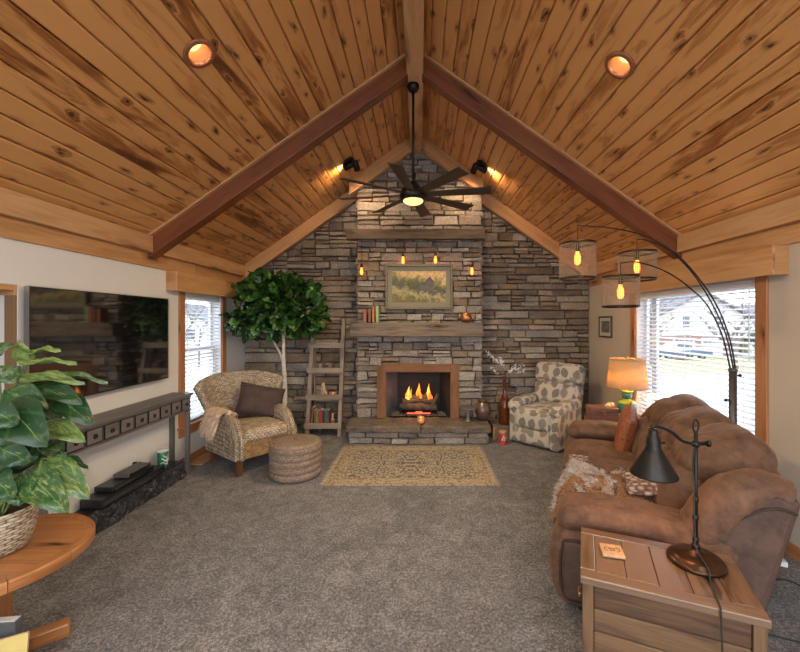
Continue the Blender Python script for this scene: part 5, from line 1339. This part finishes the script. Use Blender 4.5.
# long black ledge below
o = thing('black_ledge', 'low black crinkle-faced ledge on the carpet beneath the grey console', 'ledge', (XL, 3.55, 0))
mb = MB()
def lf(u, v):
    y = -.95+1.52*u; q = v*4
    pr = [(.0, .165), (.155, .165), (.185, .15), (.20, .08), (.205, .0)]
    i = min(3, int(q)); t = q-i; x = pr[i][0]+(pr[i+1][0]-pr[i][0])*t; z = pr[i][1]+(pr[i+1][1]-pr[i][1])*t
    n_ = mnoise.noise(Vector((y*9, x*12, z*16)))*.022+mnoise.noise(Vector((y*26, x*30, z*34)))*.012
    if v > .26: x += n_*1.1-.0; z += (n_*.5 if z > .02 else 0)
    return (max(.018, x), y, max(0, z))
mb.grid(lf, 150, 28)
for u in (0, 1):
    A = [lf(u, j/28) for j in range(29)]+[(.018, lf(u, 0)[1], 0)]; k = mb.add(A); mb.face([k+i for i in range(len(A))])
mb.build('crinkled_face', 'black_crinkle', o)
mb = MB(); mb.bb(.02, .168, -.93, .56, .163, .172); mb.build('top_board', 'black_plastic', o, bevel=.003)
def dev(name, lab, x0, x1, y0, y1, z, h, mat='black_plastic'):
    o = thing(name, lab, 'electronics', ((x0+x1)/2, (y0+y1)/2, z), 0, 'black boxes stacked under the console')
    mb = MB(); mb.bb(-(x1-x0)/2, (x1-x0)/2, -(y1-y0)/2, (y1-y0)/2, .004, h); mb.build('case', mat, o, bevel=.005)
    mb = MB(); mb.bb((x1-x0)/2, (x1-x0)/2+.002, -(y1-y0)/2+.02, (y1-y0)/2-.02, h*.25, h*.75); mb.build('front_strip', 'tv_screen', o)
    mb = MB()
    for sx in (-1, 1):
        for s_ in (-1, 1): mb.bb(sx*((x1-x0)/2-.02)-.008, sx*((x1-x0)/2-.02)+.008, s_*((y1-y0)/2-.02)-.008, s_*((y1-y0)/2-.02)+.008, 0, .004)
    mb.build('feet', 'rubber', o)
dev('media_box', 'largest black box at the bottom of the stack under the console', XL+.025, XL+.205, 3.03, 3.78, .1725, .075)
dev('media_player', 'middle black box of the stack under the console', XL+.03, XL+.185, 3.16, 3.66, .2485, .045)
dev('cable_box', 'small black box on top of the stack under the console', XL+.05, XL+.18, 3.33, 3.62, .2945, .038, 'grey_plastic')
o = thing('green_canister', 'green canister with white swirl label on the black ledge', 'canister', (XL+.10, 3.90, .1725))
mb = MB(); mb.lathe([(.046, 0), (.049, .005), (.049, .165), (.046, .17)], n=28); mb.build('body', 'green_glass', o, smooth=True)
mb = MB(); mb.lathe([(.049, .166), (.052, .168), (.052, .186), (.047, .19), (.001, .191)], n=28); mb.build('lid', 'label_white', o, smooth=True)
mb = MB()
for q, (a0, a1, z0, z1) in enumerate(((-.9, .7, .05, .06), (-.7, .5, .085, .10), (-.4, .8, .12, .13), (.2, .7, .06, .10))):
    mb.grid(lambda u, v: (.0497*math.cos(a0-.5+(a1-a0)*u), .0497*math.sin(a0-.5+(a1-a0)*u), z0+.012*math.sin(u*6+q)+(z1-z0)*v), 12, 2)
mb.build('label', 'label_white', o)
def outlet(y, z, lab, plug):
    o = thing('wall_outlet', lab, 'outlet', (XL, y, z), 0, 'outlets under the console')
    mb = MB(); mb.bb(.001, .008, -.037, .037, -.06, .06); mb.build('plate', 'white_plastic', o, bevel=.003)
    mb = MB()
    for s in (-1, 1): mb.bb(.008, .0095, -.016, .016, s*.026-.014, s*.026+.014)
    mb.build('sockets', 'label_white', o, bevel=.002)
    if plug:
        p = thing('plug_cord', 'dark plug and cord in the outlet behind the console', 'cord', (XL+.0105, y, z)); mb = MB(); mb.bb(0, .03, -.014, .014, -.04, -.012); mb.build('plug', 'rubber', p, bevel=.004)
        mb = MB(); mb.tube(smoothpath([(.028, 0, -.026), (.05, .02, -.02), (.05, .06, -.05), (.03, .08, -.12), (.04, .10, -.163)], 6), .004, 6); mb.build('cord', 'rubber', p, smooth=True)
outlet(3.62, .345, 'white wall outlet with a dark plug, nearer the green canister', True); outlet(3.10, .40, 'white wall outlet behind the stacked black boxes', False)

# ---------------------------------------------------------------- round table, basket plant, things under it
TX, TY, TH = -2.07, 1.87, .538
rt = thing('round_table', 'round honey-brown wooden side table at the left edge', 'side table', (TX, TY, 0), math.radians(0)); rr = .378
mb = MB()
for k in range(5):
    y0 = -rr+2*rr*k/5; y1 = y0+2*rr/5; poly = []; r2 = rr-.05
    ys = [max(-r2, y0)+(min(r2, y1)-max(-r2, y0))*i/8 for i in range(9)]
    poly = [(math.sqrt(max(0, r2*r2-y*y)), y) for y in ys]+[(-math.sqrt(max(0, r2*r2-y*y)), y) for y in reversed(ys)]
    n = len(poly); a = mb.add([(x, y, TH-.001) for x, y in poly]); o_ = (U(0, 30), U(0, 30)); mb.face([a+i for i in range(n)], [(o_[0]+x, o_[1]+y) for x, y in poly], U(.35, .65))
mb.build('top_planks', 'table_round_wood', rt)
for k in range(10):
    mb = MB(); a0 = 2*PI*k/10+.004; a1 = 2*PI*(k+1)/10-.004; N = 8; rings_ = []
    for i in range(N+1):
        a = a0+(a1-a0)*i/N; rings_.append([((rr-.05)*math.cos(a), (rr-.05)*math.sin(a), TH-.052), ((rr-.004)*math.cos(a), (rr-.004)*math.sin(a), TH-.052), (rr*math.cos(a), rr*math.sin(a), TH-.046), (rr*math.cos(a), rr*math.sin(a), TH-.008), ((rr-.006)*math.cos(a), (rr-.006)*math.sin(a), TH), ((rr-.05)*math.cos(a), (rr-.05)*math.sin(a), TH)])
    ou = U(0, 30); rv = U(.4, .6); mb.rings(rings_, r=rv, uvs=lambda i, j: [(ou+i*.03, j*.04), (ou+i*.03, j*.04+.04), (ou+i*.03+.03, j*.04+.04), (ou+i*.03+.03, j*.04)])
    mb.build('rim_segment', 'table_round_wood', rt)
mb = MB(); mb.lathe([(rr-.05, TH-.05), (rr-.05, TH-.02)], n=40); mb.build('underside', 'table_round_wood', rt)
mb = MB(); mb.box((0, 0, .27), (.095, .095, .46), None, .5, 2); mb.build('column', 'table_round_wood', rt, bevel=.006)
for a in (40, 160, 280):
    a = math.radians(a); mb = MB(); mb.box((.16*math.cos(a), .16*math.sin(a), .035), (.23, .07, .07), (0, 0, a), .5, 0); mb.build('foot', 'table_round_wood', rt, bevel=.008)
    mb = MB(); mb.box((.13*math.cos(a), .13*math.sin(a), TH-.072), (.20, .05, .045), (0, 0, a), .5, 0); mb.build('brace', 'table_round_wood', rt, bevel=.005)
o = thing('file_box', 'slim grey file box standing under the round table', 'file box', (-1.905, 1.765, 0), math.radians(6))
mb = MB(); mb.bb(-.06, .06, -.02, .02, 0, .285); mb.build('case', 'grey_plastic', o, bevel=.004); mb = MB(); mb.bb(-.055, .055, -.016, .016, .285, .288); mb.build('papers', 'paper', o)
o = thing('yellow_pad', 'mustard yellow pad leaning beside the grey file box under the round table', 'notepad', (-1.845, 1.66, 0), math.radians(28)); o.rotation_euler.x = math.radians(-10)
mb = MB(); mb.bb(-.10, .10, .001, .018, .002, .245); mb.build('pages', 'paper', o); mb = MB(); mb.bb(-.102, .102, -.003, .001, 0, .248); mb.build('cover', 'yellow_cover', o, bevel=.001)

pl = thing('potted_plant', 'variegated pothos in a pale woven basket on the round table', 'plant', (TX, TY, TH+.001))
mb = MB(); mb.lathe([(.10, 0), (.125, .008), (.142, .06), (.156, .13), (.160, .19), (.166, .20), (.160, .208), (.150, .20), (.145, .13), (.12, .02), (.001, .014)], n=40); mb.build('basket', 'basket', pl, smooth=True)
mb = MB(); mb.tube([(.161*math.cos(2*PI*i/36), .161*math.sin(2*PI*i/36), .202) for i in range(36)], .010, 8, loop=True); mb.build('basket_rim', 'basket', pl, smooth=True)
mb = MB(); mb.lathe([(.147, .165), (.08, .178), (.001, .18)], n=24); mb.build('soil', 'soil', pl, smooth=True)
def leaf(mb, base, tip, width, nrm, curl=.15, r=None, heart=True, nu=8, nv=6):
    base, tip = Vector(base), Vector(tip); d = tip-base; L = d.length; d.normalize(); n = Vector(nrm); n = (n-d*n.dot(d)).normalized(); s = d.cross(n)
    if r is None: r = R.random()
    ou = R.randint(0, 60)*1.0
    def wf(t):
        if heart: return (math.sin(PI*min(1, t**.62))**.75)*(1-.12*t) if t < 1 else 0
        return (math.sin(PI*t**1.25)**.7)*(.55+.55*t) if 0 < t < 1 else 0
    def f(u, v):
        a = (v-.5)*2; w = wf(u)*width/2
        back = (-.13*L*abs(a)*max(0, 1-u*5)) if heart else 0
        return base+d*(u*L+back)+s*(a*w)+n*(-curl*L*(u-.35)**2-abs(a)*w*.0+.22*w*abs(a)**1.5+.012*math.sin(u*9+a*3))
    mb.grid(f, nu, nv, r, lambda u, v: (ou+u*.25, (v-.5)*.25))
fl = MB(); st = MB(); PB = Vector((TX, TY, TH))
def pleaf(bpx, tpx, Yb, Yt, wid, nrm, r=None, stem=True, curl=.15):
    b = W(*bpx, Yb)-PB; t = W(*tpx, Yt)-PB
    leaf(fl, b, t, wid*.86, nrm, curl, r)
    if stem:
        root = Vector((U(-.08, .08), U(-.08, .08), .175)); m_ = root.lerp(b, .5)+Vector((0, 0, .5*max(.03, (b-root).length*.25)))
        st.tube(smoothpath([root, m_, b], 6), .0038, 6)
CAMN = (.75, -.75, .35)
for a in (((26, 362), (18, 342), 1.90, 1.85, .10, (.6, -.8, .1), .95), ((30, 352), (60, 349), 1.9, 1.9, .07, (.1, -.35, 1), .9), ((24, 362), (76, 361), 1.85, 1.85, .055, (.2, -.3, 1), .9),
          ((20, 376), (84, 381), 1.80, 1.82, .10, (.2, -.5, .9), .7), ((52, 372), (108, 381), 1.9, 1.95, .06, (.1, -.35, 1), .6), ((36, 386), (82, 402), 1.82, 1.80, .13, (.3, -.7, .75), .35),
          ((58, 396), (92, 424), 1.85, 1.80, .15, (.5, -.75, .5), .3), ((8, 392), (45, 408), 1.7, 1.68, .16, (.4, -.8, .5), .45), ((6, 404), (44, 446), 1.66, 1.60, .22, (.5, -.85, .3), .2),
          ((44, 424), (84, 440), 1.78, 1.74, .13, (.4, -.7, .6), .75), ((18, 436), (-4, 474), 1.66, 1.62, .17, (.4, -.9, .3), .15), ((30, 446), (8, 472), 1.72, 1.68, .14, (.5, -.8, .4), .4),
          ((8, 470), (66, 452), 1.70, 1.78, .10, (.3, -.5, .9), .35), ((46, 462), (88, 498), 1.72, 1.66, .16, (.5, -.75, .5), .7), ((30, 474), (66, 512), 1.68, 1.60, .17, (.45, -.8, .45), .55),
          ((20, 478), (18, 506), 1.66, 1.60, .16, (.4, -.85, .4), .45), ((60, 456), (88, 466), 1.8, 1.78, .05, (.2, -.4, 1), .4), ((-6, 352), (10, 344), 1.8, 1.8, .08, (.5, -.8, .2), .6),
          ((0, 380), (20, 366), 1.75, 1.8, .12, (.5, -.8, .3), .5), ((-8, 410), (16, 424), 1.6, 1.58, .16, (.4, -.9, .3), .3), ((0, 448), (28, 462), 1.62, 1.6, .15, (.4, -.9, .3), .25), ((-6, 478), (12, 498), 1.62, 1.58, .15, (.4, -.9, .3), .4),
          ((62, 452), (40, 446), 1.82, 1.74, .12, (.4, -.8, .5), .3), ((26, 404), (50, 392), 1.82, 1.86, .12, (.4, -.8, .4), .2), ((40, 410), (62, 430), 1.84, 1.80, .13, (.4, -.8, .4), .3)):
    pleaf(*a)
for _ in range(16):     # fill towards the back and the far side
    a = U(0, 6.28); h = U(.22, .75); q = U(.08, .26)*(1.15-h*.4); b = Vector((math.cos(a)*q, math.sin(a)*q, h)); out = Vector((math.cos(a), math.sin(a), U(-.8, .2))).normalized()
    if b.x > .05 and b.y < -.02: continue
    leaf(fl, b, b+out*U(.12, .2), U(.10, .15), Vector((out.x*.4, out.y*.4, .8)), .2, U(.1, .7)); st.tube(smoothpath([(U(-.05, .05), U(-.05, .05), .175), (b.x*.4, b.y*.4, .1+h*.6), b], 5), .0035, 5)
fl.build('foliage', 'pothos_leaf', pl, smooth=True, recalc=False); st.build('stems', 'stem_green', pl, smooth=True)

# ---------------------------------------------------------------- fiddle-leaf tree in the corner
fx, fy = -1.895, 5.34
o = thing('fiddle_leaf_tree', 'tall fiddle-leaf fig tree with round crown behind the wicker chair', 'tree', (fx, fy, 0))
mb = MB(); mb.lathe([(.10, 0), (.115, .01), (.13, .14), (.138, .26), (.142, .28), (.128, .28), (.12, .1), (.001, .08)], n=32); mb.build('pot', 'basket', o, smooth=True)
mb = MB(); mb.lathe([(.127, .24), (.08, .25), (.001, .252)], n=24); mb.build('soil', 'soil', o, smooth=True)
for pts, q in (([(.01, 0, .24), (.03, 0, .7), (.01, -.01, 1.1), (.0, 0, 1.45), (-.02, 0, 1.9)], .028), ([(-.01, .03, .24), (-.005, .03, .8), (-.03, .02, 1.15), (-.13, .0, 1.38), (-.25, -.02, 1.75)], .018)):
    mb = MB(); p = smoothpath(pts, 6); mb.tube(p, [q*(1-.4*i/len(p)) for i in range(len(p))], 10); mb.build('trunk', 'fiddle_bark', o, smooth=True)
mb = MB()
for c, n, (rx, ry, rz) in (((-.34, 0, 1.83), 210, (.40, .36, .40)), ((.08, -.02, 1.86), 230, (.46, .38, .44)), ((-.14, 0, 2.02), 160, (.40, .34, .30)), ((.32, 0, 1.74), 80, (.22, .25, .28)), ((-.54, 0, 1.72), 80, (.20, .25, .26))):
    for _ in range(n):
        d = Vector((U(-1, 1), U(-1, 1), U(-.9, 1))).normalized(); q = U(.55, 1)**.5
        b = Vector(c)+Vector((d.x*rx, d.y*ry, d.z*rz))*q*.82; out = (d+Vector((U(-.6, .6), U(-.6, .6), U(-.3, .5)))).normalized()
        l = U(.13, .21); e_ = b+out*l; xm = min(b.x, e_.x)+fx-.03
        if xm < -2.68 or (1.9 < max(b.z, e_.z) and min(b.z, e_.z) < 2.26 and xm < -2.56) or max(b.y, e_.y)+fy > 5.85: continue
        leaf(mb, b, e_, l*U(.58, .75), d+Vector((U(-.5, .5), U(-.5, .5), .6)), U(.15, .45), R.random()**1.3, False, 6, 4)
mb.build('foliage', 'fiddle_leaf', o, smooth=True, recalc=False)
mb = MB()
for _ in range(26):
    e = Vector((U(-.5, .38), U(-.25, .25), U(1.6, 2.1))); s = Vector((-.02, 0, U(1.4, 1.7))); mb.tube(smoothpath([s, s.lerp(e, .5)+Vector((0, 0, .04)), e], 4), .006, 5)
mb.build('branches', 'fiddle_bark', o, smooth=True)

# ---------------------------------------------------------------- cords and strip by the right wall
o = thing('power_strip', 'white power strip on the carpet behind the sofa by the right wall', 'power strip', (2.50, 2.73, 0), math.radians(68))
mb = MB(); mb.bb(-.15, .15, -.028, .028, 0, .034); mb.build('housing', 'white_plastic', o, bevel=.006)
mb = MB()
for k in range(5): mb.bb(-.12+.05*k, -.085+.05*k, -.016, .016, .034, .0355)
mb.build('sockets', 'label_white', o)
mb = MB(); mb.bb(-.02, .10, -.045, -.029, .006, .03); mb.build('switch', 'rubber', o, bevel=.004)
o = thing('power_adapter', 'black power adapter lying beside the white power strip', 'adapter', (2.36, 2.62, 0), math.radians(60)); mb = MB(); mb.bb(-.06, .06, -.025, .025, 0, .034); mb.build('body', 'black_plastic', o, bevel=.005)
mb = MB(); mb.tube(smoothpath([(.058, 0, .016), (.11, .01, .006), (.16, -.05, .005), (.12, -.12, .005)], 5), .004, 6); mb.build('cord', 'rubber', o, smooth=True)
o = thing('floor_cord', 'loose black cord curling on the carpet between sofa and right wall', 'cord', (2.3, 2.3, 0))
mb = MB(); mb.tube(smoothpath([(-.32, .20, .006), (-.15, .12, .006), (.02, .16, .006), (.10, .05, .006), (.22, -.05, .006), (.28, -.25, .006)], 7), .0045, 6); mb.build('cord', 'rubber', o, smooth=True)
o = thing('floor_cord', 'black cord trailing over the carpet right of the end table', 'cord', (1.72, 2.0, 0))
mb = MB(); mb.tube(smoothpath([(-.14, -.22, .006), (-.02, -.06, .006), (.10, .02, .006), (.22, -.02, .006), (.42, -.05, .006), (.70, .02, .006)], 7), .0048, 6); mb.build('cord', 'rubber', o, smooth=True)

# ---------------------------------------------------------------- outside
GZ = -2.3
mb = MB(); mb.bb(-120, 120, -60, 29, GZ-.2, GZ); mb.bb(-120, 120, 29, 140, GZ-.2, GZ-.02)
struct(mb.build('ground', 'ground_pale'), 'pale ground outside the windows')
mb = MB(); mb.bb(8, 120, 29.5, 43.5, GZ-.02, GZ+.02)
struct(mb.build('lawn', 'grass_lawn'), 'dry yellow-green lawn across the road')
def house(lab, x, y, w, d, eave, peak, lx=None, second=False):
    o = thing('house', lab, 'house', (x, y, GZ), 0, 'houses across the road')
    mb = MB(); mb.prism([(-w/2, 0), (w/2, 0), (w/2, eave), (0, peak), (-w/2, eave)], 0, d); mb.build('walls', 'siding', o)
    mb = MB(); ov = .5; k = (peak-eave)/(w/2)
    for s in (-1, 1):
        a, b = (s*(w/2+ov), eave-ov*k), (0, peak); mb.prism([a, b, (0, peak+.25), (s*(w/2+ov), eave-ov*k+.25)], -ov, d+ov)
    mb.build('roof', 'shingle', o)
    if not second:
        mb = MB(); mb.bb(-w/2-.02, w/2+.02, -.12, .0, 0, 2.35); mb.build('brick_base', 'brick_far', o)
        for gx in (-2.3, 1.0):
            mb = MB(); mb.bb(gx-1.25, gx+1.25, -.2, -.12, 0, 2.1); g_ = mb.build('garage_door', 'siding', o)
            mb = MB()
            for q in range(4): mb.bb(gx-1.0+.52*q, gx-.58+.52*q, -.215, -.2, 1.55, 1.9)
            mb.build('pane', 'far_glass', g_)
        for gx in (-1.9, 2.0):
            mb = MB(); mb.bb(gx-.55, gx+.55, -.06, 0, 3.2, 4.7); g_ = mb.build('window', 'truck_white', o); mb = MB(); mb.bb(gx-.45, gx+.45, -.075, -.06, 3.3, 4.6); mb.build('pane', 'far_glass', g_)
        mb = MB(); mb.bb(-w/2-7, -w/2, 1.5, d, 0, 3.7); mb.build('wing', 'brick_far', o)
        mb = MB(); mb.prism([(.8, 3.4), (.8, 3.65), (d/2+.5, 6.6), (d+.5, 3.65), (d+.5, 3.4), (d/2+.5, 6.3)], -w/2-7.4, -w/2+1.5, 'x'); mb.build('wing_roof', 'shingle', o)
        mb = MB(); mb.bb(-w/2-4.6, -w/2-2.6, 1.42, 1.5, 1.0, 2.9); g_ = mb.build('window', 'truck_white', o); mb = MB()
        for q in range(2): mb.bb(-w/2-4.45+.95*q, -w/2-3.65+.95*q, 1.40, 1.42, 1.15, 2.75)
        mb.build('pane', 'far_glass', g_)
    else:
        for gx in (-w/4, w/4): mb = MB(); mb.bb(gx-.6, gx+.6, -.06, 0, 1.4, 2.9); mb.build('window', 'far_glass', o)
    return o
house('white gabled house with grey roof and garage doors seen through the right window', 33.0, 45.0, 10.5, 9, 4.6, 7.4)
house('pale low house at the far right of the right-hand view', 47.0, 52.0, 9, 8, 3.6, 6.2, second=True)
house('pale house beyond the left window', -34, 52.0, 12, 8, 3.6, 6.4, second=True)
o = thing('pickup_truck', 'dark blue and white pickup truck parked before the white house', 'truck', (27.4, 40.6, GZ+.022), math.radians(4))
mb = MB(); mb.prism([(-2.9, .45), (2.9, .45), (2.9, 1.0), (-2.9, .92)], -.95, .95); mb.build('lower_body', 'truck_blue', o, bevel=.08)
mb = MB(); mb.prism([(-2.85, .95), (2.85, 1.0), (2.85, 1.25), (1.0, 1.25), (.95, 1.85), (-.75, 1.85), (-1.45, 1.22), (-2.75, 1.12)], -.9, .9); mb.build('cab', 'truck_white', o, bevel=.06)
for sd in (-1, 1):
    for x0, x1, x2, x3 in ((-1.32, -.80, -.25, -.25), (-.15, -.15, .42, .72)):
        mb = MB(); mb.prism([(x0, 1.28), (x1, 1.74), (x2, 1.74), (x3, 1.28)], sd*.905-.01, sd*.905+.01); mb.build('side_window', 'far_glass', o)
    for x in (-1.85, 1.75):
        mb = MB(); mb.lathe([(.001, -.12), (.22, -.12), (.38, -.10), (.40, 0), (.38, .10), (.22, .12), (.001, .12)], c=(x, sd*.82, .40), n=24, M=Matrix.Rotation(PI/2, 4, 'X')); w_ = mb.build('wheel', 'rubber', o, smooth=True)
        mb = MB(); mb.lathe([(.001, -.125), (.2, -.125), (.22, 0), (.2, .125), (.001, .125)], c=(x, sd*.82, .40), n=16, M=Matrix.Rotation(PI/2, 4, 'X')); mb.build('hubcap', 'silver_edge', w_, smooth=True)
def bare_tree(lab, loc, h, r0, seed):
    o = thing('bare_tree', lab, 'tree', loc, 0, 'leafless trees outside'); rr_ = random.Random(seed); mt = MB(); mb = MB()
    def grow(p, d, l, r, lev, m):
        n = 4; pts = [p]
        for i in range(n): d = (d+Vector((rr_.uniform(-1, 1), rr_.uniform(-1, 1), rr_.uniform(-.3, .7)))*.16).normalized(); pts.append(pts[-1]+d*l/n)
        m.tube(pts, [r*(1-.45*i/n) for i in range(n+1)], 5 if lev else 8)
        if lev < 4:
            for i in range(3 if lev else 5):
                a = rr_.uniform(0, 6.28); q = pts[rr_.randint(2, n)]; nd_ = (d*.55+Vector((math.cos(a), math.sin(a), rr_.uniform(.1, .5)))*.75).normalized(); grow(q, nd_, l*rr_.uniform(.5, .75), r*.5, lev+1, mb)
    grow(Vector((0, 0, 0)), Vector((0, 0, 1)), h*.42, r0, 0, mt)
    mt.build('trunk', 'tree_bark', o, smooth=True); mb.build('branches', 'tree_bark', o, smooth=True)
bare_tree('bare tree right of the white house, nearest the right window', (25.6, 31.2, GZ+.022), 8.5, .2, 3); bare_tree('bare tree before the grey-roofed wing of the house', (21.8, 36.5, GZ+.022), 8, .15, 11)
bare_tree('bare tree just outside the left window', (-11.2, 17.0, GZ), 8.5, .09, 5); bare_tree('bare tree farther off in the left-window view', (-19.5, 34.0, GZ), 8, .10, 8)
o = thing('evergreen_shrub', 'rounded evergreen shrub at the right end of the lawn', 'shrub', (36.0, 41.0, GZ+.022))
mb = MB(); rr_ = random.Random(4)
for _ in range(1300):
    d = Vector((rr_.uniform(-1, 1), rr_.uniform(-1, 1), rr_.uniform(-.2, 1))).normalized(); b = Vector((d.x*1.3, d.y*1.3, .9+d.z*1.6))*1.0; leaf(mb, b, b+d*.35, .16, (0, 0, 1), .1, .3, False, 2, 2)
mb.build('foliage', 'bush_green', o, recalc=False)
mb = MB(); mb.cyl((0, 0, 0), (0, 0, 1.2), .12, n=8); mb.build('stem', 'tree_bark', o)

# ---------------------------------------------------------------- light, camera
w = bpy.data.worlds.new('World'); SC.world = w; w.use_nodes = True; nt = w.node_tree
bg = nt.nodes['Background']; tc = nt.nodes.new('ShaderNodeTexCoord'); s = nd(nt, 'ShaderNodeSeparateXYZ', i_0=tc.outputs['Generated'])
sky = ramp(nt, math_(nt, 'ADD', math_(nt, 'MULTIPLY', s.outputs[2], .5), .5), [(.3, (.75, .76, .80)), (.52, (.95, .96, 1.0)), (.75, (.78, .87, 1.0))])
nt.links.new(sky, bg.inputs[0]); bg.inputs[1].default_value = POW['sky']
cam = bpy.data.cameras.new('camera'); cam.sensor_width = 36; cam.lens = F/800*36; cam.shift_x = -(CX-400)/800; cam.shift_y = (CY-326)/800; cam.clip_end = 400
co = bpy.data.objects.new('camera', cam); COL.objects.link(co); co.location = (0, 0, EYE); co.rotation_euler = (PI/2, 0, 0); SC.camera = co
vs = SC.view_settings; vs.view_transform = 'Standard'; vs.look = 'None'; vs.exposure = POW['exposure']; vs.gamma = 1; vs.use_curve_mapping = False
cy = SC.cycles; cy.use_denoising = True; cy.max_bounces = 10; cy.diffuse_bounces = 5; cy.glossy_bounces = 4; cy.transmission_bounces = 6; cy.transparent_max_bounces = 12; cy.sample_clamp_indirect = 6; cy.use_light_tree = True
